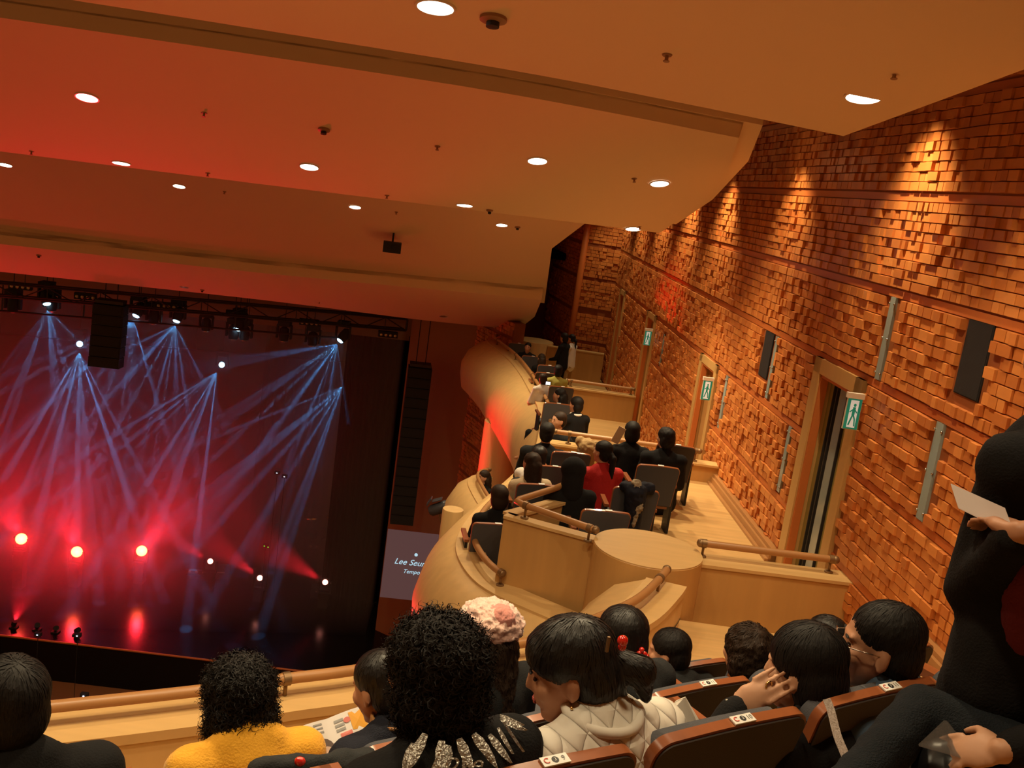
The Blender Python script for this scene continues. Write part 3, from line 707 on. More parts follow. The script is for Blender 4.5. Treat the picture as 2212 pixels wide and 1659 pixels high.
# moving heads with gobo beams
def gobo_light(name, loc, target, energy, color, angle, scale, thr, seed, size=.03, soft=.12):
    o = lamp(name, 'SPOT', loc, energy, (1, 1, 1), target, size, angle, .25)
    ld = o.data; ld.use_nodes = True; nt = ld.node_tree; N = nt.nodes; L = nt.links
    em = N['Emission']; em.inputs['Color'].default_value = (*color, 1)
    tc = N.new('ShaderNodeTexCoord'); sp_ = N.new('ShaderNodeSeparateXYZ'); L.new(tc.outputs['Normal'], sp_.inputs[0])
    cb = N.new('ShaderNodeCombineXYZ')
    for k in (0, 1):
        dv = N.new('ShaderNodeMath'); dv.operation = 'DIVIDE'; L.new(sp_.outputs[k], dv.inputs[0]); L.new(sp_.outputs[2], dv.inputs[1]); L.new(dv.outputs[0], cb.inputs[k])
    cb.inputs[2].default_value = seed
    vo = N.new('ShaderNodeTexVoronoi'); vo.voronoi_dimensions = '2D'; vo.inputs['Scale'].default_value = scale; vo.inputs['Randomness'].default_value = .9
    ad = N.new('ShaderNodeVectorMath'); ad.operation = 'ADD'; ad.inputs[1].default_value = (seed * 3.7, seed * 1.9, 0)
    L.new(cb.outputs[0], ad.inputs[0]); L.new(ad.outputs[0], vo.inputs['Vector'])
    mr = N.new('ShaderNodeMapRange'); mr.inputs[1].default_value = thr; mr.inputs[2].default_value = thr + soft; mr.inputs[3].default_value = 1; mr.inputs[4].default_value = 0.004
    L.new(vo.outputs['Distance'], mr.inputs[0]); L.new(mr.outputs[0], em.inputs['Strength'])
    return o
BLUE = (0.09, 0.42, 1.0)
def moving_head(label, loc, target, lens, group, up=1, sc=1.0, lr=.085, hang=0):
    t = thing('moving_head_lamp', label, 'stage lamp', loc, 0, group)
    d = (Vector(target) - Vector(loc)).normalized(); q = d.to_track_quat('Z', 'Y').to_matrix().to_4x4()
    obj('base', MB().box((0, 0, .42 * up * sc), (.34 * sc, .34 * sc, .14 * sc)), 'black_matte', t)
    if hang: obj('clamp', MB().tube([(0, 0, .45), (0, 0, hang)], .012, 5), 'truss_metal', t)
    y = MB()
    for sx in (-1, 1): y.box((sx * .2 * sc, 0, .16 * up * sc), (.05 * sc, .12 * sc, .40 * sc))
    y.box((0, 0, .34 * up * sc), (.44 * sc, .14 * sc, .05 * sc)); obj('yoke', y, 'black_matte', t)
    hd_ = MB().lathe([(.06 * sc, -.30 * sc), (.13 * sc, -.24 * sc), (.15 * sc, -.05 * sc), (.13 * sc, .08 * sc), (.12 * sc, .12 * sc)], (0, 0, 0), 16).xf(q); obj('head', hd_, 'black_matte', t, smooth=40)
    obj('lens', MB().lathe([(lr, .125 * sc), (lr * .8, .15 * sc), (.01, .16 * sc)], (0, 0, 0), 16).xf(q), lens, t, smooth=1)
    return d
BH = [(100, 647, 29.9, (150, 1000, 33), 1, 'blue-beam moving head at the far left of the truss'), (298, 674, 29.9, (120, 1000, 34), 1, 'blue-beam moving head right of the hanging speaker column'),
      (384, 685, 29.9, (280, 1000, 34), 1, 'blue-beam moving head left of the truss centre'), (516, 703, 29.9, (380, 1000, 34), 1, 'brightest blue-beam moving head at the truss centre'),
      (740, 729, 29.9, (480, 1050, 35), 1, 'blue-beam moving head at the right end of the truss'), (172, 743, 36, (160, 1080, 32), 1, 'blue-beam moving head on the rear bar, leftmost'),
      (479, 788, 36, (300, 1060, 33), 1, 'blue-beam moving head on the rear bar, middle'), (752, 819, 36, (560, 1060, 34), 1, 'blue-beam moving head on the rear bar, rightmost')]
for i, (x, y, r, (tx, ty, tr_), up, lb) in enumerate(BH):
    P = at_r(x, y, r); Tg = at_r(tx, ty, tr_)
    if i >= 5: d = moving_head(lb, P, P.lerp(CAM, .4), 'blue_lens', 'blue-beam moving heads', 1, 1.0, .10, 13.08 - P.z)
    else: d = moving_head(lb, P, P + (Tg - P).normalized() + (CAM - P).normalized() * .9, 'blue_lens', 'blue-beam moving heads', 1, 1.0, .10, (13.08 if P.y > 28.9 else 19.04) - P.z)
    P2 = P + (Tg - P).normalized() * .35 + ((CAM - P).normalized() * .3 if i >= 5 else Vector())
    gobo_light('blue_beam', P2, Tg, (10500 if i != 3 else 15000), BLUE, 70 if i < 5 else 70, 2.8, .05, i + 1.0, .01, .03)
bar2 = thing('lamp_bar', 'rear dark lamp bar carrying the lower blue lamps', 'lamp bar', at_r(752, 800, 36.3))
ra = at_r(0, 716, 36.3); rb = at_r(800, 818, 36.3); ra.z = rb.z = at_r(479, 776, 36.3).z + .35
obj('bar_tube', MB().tube([ra, rb], .03, 6), 'truss_metal', bar2, world=True)
for p in (ra, ra.lerp(rb, .5), rb): obj('hanger', MB().tube([p, Vector((p.x, p.y, 12))], .012, 5), 'truss_metal', bar2, world=True)
# unlit hanging moving heads (silhouettes)
for i, (x, y, lb) in enumerate(((28, 664, 'unlit round stage lamp at the far left under the truss'), (112, 662, 'unlit stage lamp just right of the leftmost blue beam'), (332, 690, 'unlit stage lamp between two blue beams'), (445, 707, 'unlit stage lamp left of the brightest blue beam'), (504, 724, 'left one of the two dark lamps below the brightest blue lamp'), (528, 726, 'right one of the two dark lamps below the brightest blue lamp'), (675, 738, 'unlit stage lamp left of the rightmost truss beam'), (613, 728, 'faint unlit stage lamp right of the truss centre'))):
    p = at_r(x, y, 30.0); moving_head(lb, p, p + Vector((.05, -.2, -1)), 'lamp_off', 'unlit stage lamps', 1, 1.0 if i != 3 else .9, .09, (13.08 if p.y > 28.9 else 19.04) - p.z)
# red floor lamps
RED = (1.0, 0.015, 0.03)
RHEADS = [(46, 1164, 32.6, (-40, 1000), 'red floor lamp at the far left of the stage'), (166, 1192, 32.6, (110, 1000), 'largest red floor lamp, second from the left'), (306, 1190, 32.8, (420, 1040), 'red floor lamp third from the left'),
          (455, 1213, 32.4, (300, 1120), 'small red floor lamp fourth from the left'), (562, 1249, 31.6, (430, 1150), 'small red floor lamp fifth from the left'), (703, 1258, 31.4, (590, 1190), 'rightmost small red floor lamp on the stage')]
for i, (x, y, r, (tx, ty), lb) in enumerate(RHEADS):
    P = at_r(x, y, r); big = i < 3
    Tg = P.lerp(CAM, .3) if big else at_r(tx, ty, r - 2.0)
    d = moving_head(lb, P, Tg if big else P.lerp(CAM, .3).lerp(Tg, .35), 'red_lens' if big else 'red_lens_small', 'red floor lamps', -1, 1.0, .17 if big else .09)
    st = thing('lamp_stand', 'dark stand under the %s red floor lamp' % ('leftmost', 'largest', 'third', 'fourth', 'fifth', 'rightmost')[i], 'stand', (P.x, P.y, SF), 0, 'stands of the red floor lamps')
    obj('column', MB().box((0, 0, (P.z - .45 - SF) / 2), (.3, .3, max(.05, P.z - .45 - SF))), 'black_matte', st)
    T2 = at_r(tx, ty, r - 1.0)
    lamp('red_beam', 'SPOT', P + (T2 - P).normalized() * .3, 520 if big else 600, RED, T2, .08, 80 if big else 34, .9)
    if big: lamp('red_glow', 'POINT', P + d * .5, 150, RED, size=.12)
# haze over the stage
hz = MB().box8([Vector((x, y, z)) for z in (SF + .05, 10.3) for (x, y) in ((-21, 24.6), (-3.4, 29.2), (-4.0, 43), (-22, 43))])
ho = obj('stage_haze', hz, 'black_matte'); ho['kind'] = 'stuff'; ho['label'] = 'thin theatrical haze filling the stage'; ho['category'] = 'haze'
vm = bpy.data.materials.new('haze'); vm.use_nodes = True; nt = vm.node_tree; nt.nodes.clear()
ou = nt.nodes.new('ShaderNodeOutputMaterial'); vs_ = nt.nodes.new('ShaderNodeVolumeScatter'); vs_.inputs['Color'].default_value = (1, 1, 1, 1); vs_.inputs['Density'].default_value = .085; vs_.inputs['Anisotropy'].default_value = .25
nt.links.new(vs_.outputs[0], ou.inputs['Volume']); ho.data.materials.clear(); ho.data.materials.append(vm)
# hanging line-array loudspeakers
def line_array(label, xt, yt, r, n, w, h, curve, dep=.55):
    P = at_r(xt, yt, r); t = thing('line_array_speaker', label, 'loudspeaker', P, radians(8), 'hanging line arrays')
    z = 0; ang = 0
    for i in range(n):
        rot = Matrix.Rotation(ang, 3, 'X'); c = Vector((0, curve * (i / n) ** 2 * -.4, z - h / 2))
        cb_ = obj('cabinet', MB().box(c, (w, dep, h * .94), rot), 'black_matte', t); obj('grille', MB().box(c + rot @ Vector((0, -dep / 2 - .008, 0)), (w * .9, .012, h * .78), rot), 'black_grille', cb_)
        z -= h * cos(ang); ang -= curve * .03
    obj('fly_frame', MB().box((0, 0, .06), (w * .9, dep * .8, .08)), 'truss_metal', t)
    for sx in (-.2, .2): obj('cable', MB().tube([(sx * w, 0, .08), (sx * w, 0, 19.1 - P.z)], .014, 5), 'black_matte', t)
line_array('hanging black speaker column left of the blue beams', 240, 656, 28.6, 6, .78, .28, .5)
line_array('tall hanging black speaker column at the right of the stage opening', 908, 792, 28.4, 16, .66, .29, .15)
# projection screen
q = [at_r(x, y, 28.2) for x, y in ((838, 1143), (952, 1162))]; tl_ = Vector((q[0].x, q[0].y, 4.8)); trr = Vector((q[1].x, q[1].y, 4.8))
sd = (trr - tl_).normalized(); sn = Vector((sd.y, -sd.x, 0))
scr = thing('projection_screen', 'grey projection screen with pale blue lettering right of the stage', 'screen', tl_ - Vector((0, 0, 2.1)))
obj('cloth', MB().box8([tl_ + sd * a + sn * b + Vector((0, 0, z)) for z in (-2.1, 0) for a, b in ((0, 0), (2.1, 0), (2.1, -.04), (0, -.04))]), 'screen', scr, world=True)
SM3 = Matrix((sd, Vector((0, 0, 1)), sn)).transposed().to_4x4()
for body, size, a, z, sh in (('Lee Seung', .25, .80, -.94, .35), ('Tempo The', .17, .98, -1.22, .3)):
    me = text_mesh(body, size, .003, sh); o = link('lettering', me, 'screen_text', scr); mm = SM3.copy(); mm.translation = tl_ + sd * a + sn * .012 + Vector((0, 0, z)) - scr.location; o.matrix_local = mm
obj('blue_dot', MB().ell(tl_ + sd * .90 + sn * .01 + Vector((0, 0, -.68)), (.05, .01, .05)), 'screen_text', scr, smooth=1, world=True)
# stage equipment, dim
def stage_box(name, label, cat, x, y, parts, rz=.2, r=None):
    P = at_z(x, y, SF); t = thing(name, label, cat, (P.x, P.y, SF), rz)
    for nm, mbx, mt in parts: obj(nm, mbx, mt, t)
def wedge(): return MB().add([(-.3, -.2, 0), (.3, -.2, 0), (.3, .22, 0), (-.3, .22, 0), (-.3, .16, .36), (.3, .16, .36), (.3, .22, .36), (-.3, .22, .36)], [(0, 3, 2, 1), (0, 1, 5, 4), (4, 5, 6, 7), (3, 7, 6, 2), (0, 4, 7, 3), (1, 2, 6, 5)])
for i, (x, y, lb) in enumerate(((690, 1288, 'dark floor monitor below the rightmost red lamp'), (475, 1246, 'dark floor monitor right of the fourth red lamp'), (775, 1200, 'dark floor monitor near the right curtain'), (350, 1040, 'dim floor monitor far back behind the red haze'))):
    stage_box('floor_monitor', lb, 'loudspeaker', x, y, [('cabinet', wedge(), 'black_matte'), ('handle', MB().box((0, -.1, .2), (.3, .02, .04)), 'lamp_off')])
for i, (x, y, lb) in enumerate(((432, 1240, 'low strip of four small footlights left of the floor monitor'), (690, 1185, 'low strip of four small footlights by the drum kit'), (585, 1072, 'faint strip of footlights far back on the stage'))):
    P = at_z(x, y, SF); t = thing('footlight_strip', lb, 'stage lamp', (P.x, P.y, SF), .2, 'footlight strips')
    obj('housing', MB().box((0, 0, .08), (.9, .16, .12)), 'black_matte', t)
    for k in range(4): obj('lens', MB().ell((-.33 + .22 * k, -.08, .1), (.05, .02, .05)), 'lamp_off', t, smooth=1)
P = at_z(705, 1192, SF); dk = thing('drum_kit', 'dim drum kit on the right part of the stage', 'drum kit', (P.x, P.y, SF))
obj('bass_drum', MB().lathe([(.3, -.2), (.3, .2)], (0, 0, 0), 20).xf(Matrix.Translation((0, 0, .3)) @ Matrix.Rotation(pi / 2, 4, 'X')), 'black_matte', dk, smooth=30)
for x_, z_, r_ in ((-.28, .72, .17), (.25, .74, .17), (.62, .45, .22), (-.62, .55, .18)):
    obj('tom_drum', MB().lathe([(r_, -.13), (r_, .13)], (x_, .1, z_), 16), 'black_matte', dk, smooth=30)
for x_, z_ in ((-.75, 1.15), (.75, 1.2), (.05, 1.3)):
    obj('cymbal', MB().lathe([(.24, 0), (.05, .03), (.01, .04)], (x_, .2, z_), 20), 'gold', dk, smooth=1); obj('cymbal_stand', MB().tube([(x_, .2, 0), (x_, .2, z_)], .012, 6), 'steel', dk)
for i, (x, y, mt, nm, lb) in enumerate(((573, 1180, 'led_green', 'led_indicator', 'pair of tiny green equipment lights on the stage'), (598, 1022, 'led_white', 'led_indicator', 'tiny white light high at the back of the stage'), (614, 1030, 'led_white', 'led_indicator', 'second tiny white light high at the back of the stage'), (80, 1372, 'led_white', 'led_indicator', 'pale blue light at the front edge of the stage'), (166, 1374, 'led_white', 'led_indicator', 'small blue light right of the pale blue stage-edge light'), (180, 1504, 'led_white', 'led_indicator', 'tiny blue light just above the front handrail'))):
    P = at_r(x, y, 31 if i < 3 else (26.6 if i < 5 else 22)); t = thing(nm, lb, 'indicator light', P)
    obj('case', MB().box((0, .06, 0), (.16, .1, .1)), 'black_matte', t); obj('stand', MB().tube([(0, .06, 0), (0, .06, (SF if P.y > 26.6 else -.4) - P.z)], .008, 5), 'black_matte', t); obj('lens', MB().ell((-.03 if i == 0 else 0, 0, 0), (.022, .015, .012)), mt, t, smooth=1)
    if i == 0: obj('lens', MB().ell((.09, 0, -.02), (.022, .015, .012)), mt, t, smooth=1)
# box spotlight on a stand beside the lower balcony
P = at_r(948, 1098, 19); t = thing('follow_spot', 'dark spotlight clamped beside the small lower balcony front', 'spotlight', P)
obj('head', MB().lathe([(.07, -.2), (.11, -.15), (.12, .15), (.10, .2)], (0, 0, 0), 14).xf(Matrix.Rotation(1.1, 4, 'Y')), 'camera_body', t, smooth=40)
obj('barn_door', MB().box((-.2, 0, .12), (.02, .22, .16), Matrix.Rotation(.5, 3, 'Y')).box((-.05, 0, .17), (.2, .2, .01), Matrix.Rotation(-.4, 3, 'Y')), 'camera_body', t)
obj('bracket', MB().tube([(0, 0, -.05), (.1, 0, -.35), (.3, .1, -.4)], .02, 6), 'steel', t)
# ------------------------------------------------------------------ ceiling lamps and fittings
BV = [bv1, bv2, bv3, bv4]
def orient(nrm):
    return nrm.to_track_quat('Z', 'Y').to_matrix().to_4x4()
def downlight(x, y, c, label, lit=True, rad=.115, energy=150):
    h = hit(BV[c], x, y)
    if h is None: print('no hit', x, y); return
    loc, nrm = h
    t = thing('ceiling_downlight', label, 'ceiling lamp', loc, 0, 'round ceiling downlights'); mm = orient(nrm); mm.translation = loc; t.matrix_world = mm
    obj('rim', MB().lathe([(rad * 1.12, 0), (rad * 1.10, .012), (rad * .98, .012), (rad * .96, .002)], (0, 0, 0), 28, False), 'lamp_rim', t, smooth=40)
    obj('lens', MB().lathe([(rad * .97, .004), (rad * .5, .006), (.004, .008)], (0, 0, 0), 28), 'lamp_lens' if lit else 'lamp_off', t, smooth=1)
    if lit: lamp('downlight_glow', 'SPOT', loc + nrm * .03 + Vector((0, 0, -.02)), energy, WARM, loc + Vector((0, 0, -5)), .1, 125, .8)
for a in ((941, 14, 0, 'large round downlight at the very top of the picture'), (1865, 209, 0, 'round downlight near the right corner of the nearest ceiling panel'),
          (188, 210, 1, 'round downlight at the left of the second ceiling panel'), (668, 360, 1, 'round downlight in the middle of the second ceiling panel'), (1161, 347, 1, 'round downlight right of the middle of the second ceiling panel'),
          (1425, 396, 1, 'small round downlight near the right end of the second ceiling panel'), (262, 352, 1, 'flat-looking downlight at the front edge of the second panel, leftmost'), (1004, 443, 1, 'flat-looking downlight at the front edge of the second panel, middle'), (1368, 494, 1, 'flat-looking downlight at the front edge of the second panel, rightmost'),
          (12, 356, 2, 'leftmost downlight of the third ceiling panel'), (387, 402, 2, 'second downlight of the third ceiling panel'), (767, 447, 2, 'third downlight of the third ceiling panel'), (1084, 486, 2, 'rightmost downlight of the third ceiling panel')):
    downlight(*a, energy={1865: 130, 1425: 330, 1368: 330, 1161: 260, 1084: 420, 1004: 260, 767: 300}.get(a[0], 150))
for a in ((398, 620, 3, 'unlit downlight under the lowest ceiling panel, leftmost'), (686, 652, 3, 'unlit downlight under the lowest ceiling panel, middle'), (958, 683, 3, 'unlit downlight under the lowest ceiling panel, rightmost')): downlight(*a, False, .11)
for i, (x, y, c, sz, lb) in enumerate(((1066, 38, 0, 1.9, 'brown smoke detector beside the large top downlight'), (700, 279, 1, 1.5, 'brown smoke detector on the second ceiling panel'), (1058, 453, 1, 1.1, 'small detector at the front edge of the second ceiling panel'), (1118, 490, 2, 1.3, 'small detector right of the third panel lamps'), (437, 626, 3, 1.2, 'small detector under the lowest ceiling panel'), (84, 551, 3, 1.2, 'detector at the left of the lowest ceiling panel'))):
    loc, nrm = hit(BV[c], x, y); t = thing('smoke_detector', lb, 'detector', loc, 0, 'ceiling detectors'); mm = orient(nrm); mm.translation = loc; t.matrix_world = mm
    obj('base', MB().lathe([(.045 * sz, 0), (.045 * sz, .02), (.03 * sz, .03)], (0, 0, 0), 20), 'sensor_brown', t, smooth=30); obj('sensor_head', MB().lathe([(.022 * sz, .03), (.022 * sz, .06), (.01, .065)], (0, 0, 0), 14), 'black_matte', t, smooth=30)
SPK = ['left part of the second ceiling panel', 'middle of the second ceiling panel', 'middle of the nearest ceiling panel', 'right part of the nearest ceiling panel', 'right part of the second ceiling panel, near the small downlight', 'front part of the second ceiling panel, centre', 'front part of the second ceiling panel, left of centre', 'front right corner of the second ceiling panel', 'front left edge of the second ceiling panel', 'third ceiling panel, beside the equipment box', 'third ceiling panel, left of centre', 'lowest ceiling panel, beside an unlit lamp']
for i, (x, y, c) in enumerate(((441, 244, 1), (945, 316, 1), (1441, 118, 0), (1933, 155, 0), (1370, 386, 1), (836, 422, 1), (449, 374, 1), (1382, 489, 1), (68, 327, 1), (856, 458, 2), (485, 414, 2), (690, 652, 3))):
    h = hit(BV[c], x, y)
    if h is None: continue
    loc, nrm = h; t = thing('sprinkler', 'small brown sprinkler on the ' + SPK[i], 'sprinkler', loc, 0, 'ceiling sprinklers'); mm = orient(nrm); mm.translation = loc; t.matrix_world = mm
    obj('plate', MB().lathe([(.035, 0), (.03, .008)], (0, 0, 0), 14), 'sensor_brown', t, smooth=30); obj('nozzle', MB().lathe([(.012, .008), (.012, .04), (.022, .042), (.022, .046)], (0, 0, 0), 10), 'sensor_brown', t)
# hanging projector box
loc, nrm = hit(bv3, 847, 520); P = at_r(847, 534, hypot(loc.x, loc.y) - .35)
t = thing('hanging_box', 'black equipment box hanging under the third ceiling panel', 'equipment box', P, radians(8))
obj('case', MB().box((0, 0, 0), (.38, .35, .22)), 'black_matte', t); obj('lens', MB().lathe([(.05, 0), (.05, .03)], (0, 0, 0), 14).xf(Matrix.Translation((.05, -.18, 0)) @ Matrix.Rotation(pi / 2, 4, 'X')), 'black_grille', t); obj('bracket', MB().tube([(0, 0, .1), (0, .05, .45)], .02, 6), 'black_matte', t)
# wall washers above the ceiling gap
for i, (s, e) in enumerate(((8.9, 330), (6.3, 150), (12.4, 190), (15.8, 300), (18.4, 280), (21.0, 220), (23.6, 200), (26.2, 150))):
    zl = 16.5 if s < 12 else 16.2 - (s - 12) * .05
    P = wall_pt(s, zl, .60); t = thing('wall_washer', 'wall washer lamp above the ceiling gap, lighting the tiled wall, %s from the front' % ('second', 'first', 'third', 'fourth', 'fifth', 'sixth', 'seventh', 'eighth')[i], 'ceiling lamp', P, 0, 'wall washer lamps')
    obj('can', MB().lathe([(.07, 0), (.07, .2), (.05, .22)], (0, 0, 0), 16), 'black_matte', t, smooth=40)
    lamp('washer_glow', 'SPOT', P + Vector((0, 0, -.03)), e, WARM, wall_pt(s, zl - 3.4, .05), .05, 84, 1.0)
# unseen downlights added in the nearest ceiling panel to brighten the near rows and parapet
for i, (x, y, e) in enumerate(((-1.3, 4.2, 290), (0.6, 4.4, 240), (-3.6, 3.4, 260), (-0.2, 1.6, 120), (1.7, 2.6, 60), (-2.2, 2.4, 100))):
    loc, nrm, _, _ = bv1.ray_cast(Vector((x, y, 13.0)), Vector((0, 0, 1)))
    nrm = -nrm if nrm.z > 0 else nrm
    t = thing('ceiling_downlight', 'added unseen downlight of the nearest ceiling panel above the picture, ' + ('over the front parapet', 'over the front row', 'at the far left', 'over the photographer', 'over the right aisle', 'left of the photographer')[i], 'ceiling lamp', loc, 0, 'added downlights above the picture'); mm = orient(nrm); mm.translation = loc; t.matrix_world = mm
    obj('rim', MB().lathe([(.13, 0), (.126, .012), (.113, .012), (.11, .002)], (0, 0, 0), 28, False), 'lamp_rim', t, smooth=40)
    obj('lens', MB().lathe([(.111, .004), (.05, .006), (.004, .008)], (0, 0, 0), 28), 'lamp_lens', t, smooth=1)
    lamp('downlight_glow', 'SPOT', loc + nrm * .03 + Vector((0, 0, -.02)), e, WARM, loc + Vector((0, 0, -5)), .1, 130, .8)
# red uplights added at the stage front to redden the balcony fronts and ceiling
for i, (pxy, tg, e, an, lb) in enumerate((((166, 1371), (-0.50, 21.6, 9.1), 14000, 13, 'added red uplight at the stage front, aimed at the far curved balcony'), ((120, 1366), (-.6, 10.2, 10.5), 7000, 8, 'added red uplight at the stage front, aimed at the nearest curved balcony'), ((80, 1361), (-4.6, 12.6, 14.6), 6500, 24, 'added red uplight at the stage front, aimed at the second ceiling panel'), ((30, 1356), (-10.0, 25.2, 11.5), 500, 70, 'added red uplight at the stage front, aimed at the lowest ceiling panel'))):
    P = at_z(*pxy, SF); P.z = SF; t = thing('added_uplight', lb, 'stage lamp', P, 0, 'added red uplights at the stage front'); d = (Vector(tg) - P).normalized(); q = d.to_track_quat('Z', 'Y').to_matrix().to_4x4()
    obj('housing', MB().lathe([(.05, -.08), (.07, -.06), (.075, .08)], (0, 0, 0), 14).xf(Matrix.Translation((0, 0, .13)) @ q), 'black_matte', t, smooth=40); obj('foot', MB().box((0, 0, .02), (.2, .2, .04)), 'black_matte', t)
    lamp('red_beam', 'SPOT', P + Vector((0, 0, .13)) + d * .12, e, RED, tg, .04, an, .8)
# ------------------------------------------------------------------ theatre seats
def rounded_panel(w, h, r, y, th, tz=.0, top=.03):
    # outline in x,z with rounded upper corners and a slightly arched top
    pts = [(-w / 2 * .94, 0), (w / 2 * .94, 0)]
    for k in range(7): a = pi / 2 * k / 6; pts.append((w / 2 - r + r * cos(a), h - r + r * sin(a)))
    for k in range(1, 6): t = k / 6; pts.append((w / 2 - r - (w - 2 * r) * t, h + top * sin(pi * t)))
    for k in range(7): a = pi / 2 + pi / 2 * k / 6; pts.append((-w / 2 + r + r * cos(a), h - r + r * sin(a)))
    n = len(pts); mb = MB()
    mb.add([Vector((x, y, z)) for x, z in pts] + [Vector((x, y + th, z)) for x, z in pts], [tuple(range(n)), tuple(reversed(range(n, 2 * n)))] + [(i, n + i, n + (i + 1) % n, (i + 1) % n) for i in range(n)])
    return mb
TILT = Matrix.Translation((0, 0, .38)) @ Matrix.Rotation(radians(13), 4, 'X') @ Matrix.Translation((0, 0, -.0))
def make_seat(back_mat='seat_back', W=.50):
    t = thing('theatre_seat', '', 'seat')
    obj('backrest', rounded_panel(W, .50, .05, -.014, .028, top=.006).xf(TILT), 'seat_wood', t, smooth=30)
    obj('back_panel', rounded_panel(W - .016, .492, .046, -.020, .008, top=.005).xf(TILT), back_mat, t, smooth=30)
    obj('back_cushion', rounded_panel(W - .05, .46, .05, .014, .05, top=.004).xf(TILT), 'seat_fabric', t, smooth=30)
    obj('seat_cushion', MB().box((0, .27, .40), (W - .06, .44, .09)), 'seat_fabric', t)
    obj('seat_pan', MB().box((0, .26, .335), (W - .07, .42, .03)), 'seat_wood', t)
    for sx in (-1, 1):
        a = obj('armrest', MB().box((sx * (W / 2 + .012), .22, .60), (.05, .36, .03)), 'seat_wood', t)
        obj('side_support', MB().box((sx * (W / 2 + .012), .16, .30), (.03, .22, .58)), 'seat_iron', t)
    return t
def place(t, P, rz, label, group):
    t.location = P; t.rotation_euler = (0, 0, rz); t['label'] = label; t['group'] = group; return t
seat0 = make_seat(); used0 = [False]
seatB = make_seat('seat_fabric'); usedB = [False]
PROTO = {s.name: list(s.children) for s in (seat0, seatB)}
def seat(P, rz, label, group, box=False):
    src, fl = (seatB, usedB) if box else (seat0, used0)
    if not fl[0]: o = src; fl[0] = True
    else:
        o = src.copy(); col.objects.link(o)
        for ch in PROTO[src.name]:
            c = ch.copy(); col.objects.link(c); c.parent = o
    return place(o, P, rz, label, group)
def facing(v): return atan2(-v.x, v.y)
RZ = facing(RN)
# local top point of the back: used to put the top edge where the photo has it
TOP = TILT @ Vector((0, 0, .50))
def seat_row(n, ztop, floor, u):      # seat base so that the top middle is at (u, n)
    rot = Matrix.Rotation(RZ, 3, 'Z'); off = rot @ Vector((TOP.x, TOP.y, 0))
    p = RU * u + RN * n - off; return Vector((p.x, p.y, floor))
uC9 = 1.215
PITCHS = .547
rowC = [('C', 9, 'seat with white plate C 3 9 at the bottom centre of the picture'), ('C', 10, 'seat with white plate C 3 10 below the raised ringed hand'), ('C', 11, 'seat with white plate C 3 11 behind the man with glasses'), (None, 12, 'dark seat right of plate C 3 11, partly behind the standing person'), (None, 8, 'seat behind the curly-haired woman in black')]
def plate(t, a, b, c):
    pl_ = obj('number_plate', MB().box((0, 0, 0), (.068, .026, .004)), 'plate_white', t)
    mm = Matrix.Translation(TILT @ Vector((0.02, -.000, .509))) @ Matrix.Rotation(radians(13), 4, 'X'); pl_.matrix_local = mm
    def put(body, size, mt, x):
        o = link('lettering', text_mesh(body, size), mt, pl_); o.location = (x, 0, .0028)
    put(a, .020, 'print_red', -.022); obj('disc', MB().lathe([(.0085, 0), (.0085, .0006)], (0, 0, .002), 18), 'print_black', pl_); put(b, .012, 'plate_white', 0); put(c, .018, 'print_grey', .021)
G1 = 'theatre seats of the row with white plates'; G2 = 'theatre seats of the middle row'; G3 = 'theatre seats of the front row'
for a, num, lb in rowC:
    s = seat(seat_row(1.55, 0, 12.95, uC9 + (num - 9) * PITCHS), RZ, lb, G1)
for s in [o for o in scene.objects if o.get('group') == G1]:
    for num in ('9', '10', '11'):
        if s['label'].startswith('seat with white plate C 3 %s ' % num): plate(s, 'C', '3', num)
pB = at_row(1520, 1477, 2.45); uB0 = RU.dot(pB)
for k, lb in ((0, 'middle row seat with a small white plate, beside the raised hand'), (1, 'middle row seat behind the wavy-haired person'), (-1, 'middle row seat behind the woman with red hair beads'), (-2, 'middle row seat under the pink-hatted person'), (-3, 'middle row seat behind the man reading the magazine'), (-4, 'middle row seat with the black coat over it'), (-5, 'middle row seat at the bottom left below the yellow sweater'), (2, 'middle row seat behind the seat of the man with glasses'), (-6, 'middle row seat at the left edge under the dark-haired person')):
    s = seat(seat_row(2.45, 0, 12.45, uB0 + k * PITCHS), RZ, lb, G2)
    if k == 0: plate(s, 'C', '3', '11')
uA0 = RU.dot(at_row(1497, 1432, 3.35))
for k, lb in ((0, 'front row seat directly right of the boy'), (1, 'front row seat behind the wavy-haired head'), (-1, 'front row seat left of the boy'), (2, 'front row seat near the tiled wall')):
    seat(seat_row(3.35, 0, 11.96, uA0 + k * PITCHS), RZ, lb, G3)
# side box seats (top middle pixel, z of the top, floor)
BOX = [(1311, 1104, 9.62, 'single grey seat just behind the left parapet ledge', 11.29, 8), (1376, 1056, 10.45, 'grey seat with a dark fur-trimmed coat over its back', 11.29, 4), (1424, 1007, 11.3, 'large upright grey seat in front of the wooden floor', 11.29, 6), (1236, 978, 12.2, 'grey seat in front of the tan cloth', 11.29, 10), (1196, 1008, 11.5, 'grey seat between the white shirt and the hooded person', 11.2, 10), (1166, 1047, 10.7, 'grey seat left of the hooded person', 11.1, 12), (1462, 962, 12.6, 'grey seat under the dark-haired person by the wall', 11.29, 2),
       (1072, 1132, 10.15, 'dark seat low inside the nearest curved balcony front', 10.5, 10), (1214, 836, 19.6, 'grey seat at the handrail of the far boxes', 10.35, 8), (1205, 872, 17.6, 'grey seat beside the woman with the white collar', 10.35, 10), (1186, 790, 22.2, 'grey seat between the far seated people', 10.2, 12), (1120, 742, 25.4, 'farthest grey seat by the far round pillar', 10.2, 15), (1150, 770, 23.9, 'grey seat in front of the person facing the camera', 10.2, 12), (1182, 806, 21.3, 'far grey seat beside the standing people', 10.2, 10)]
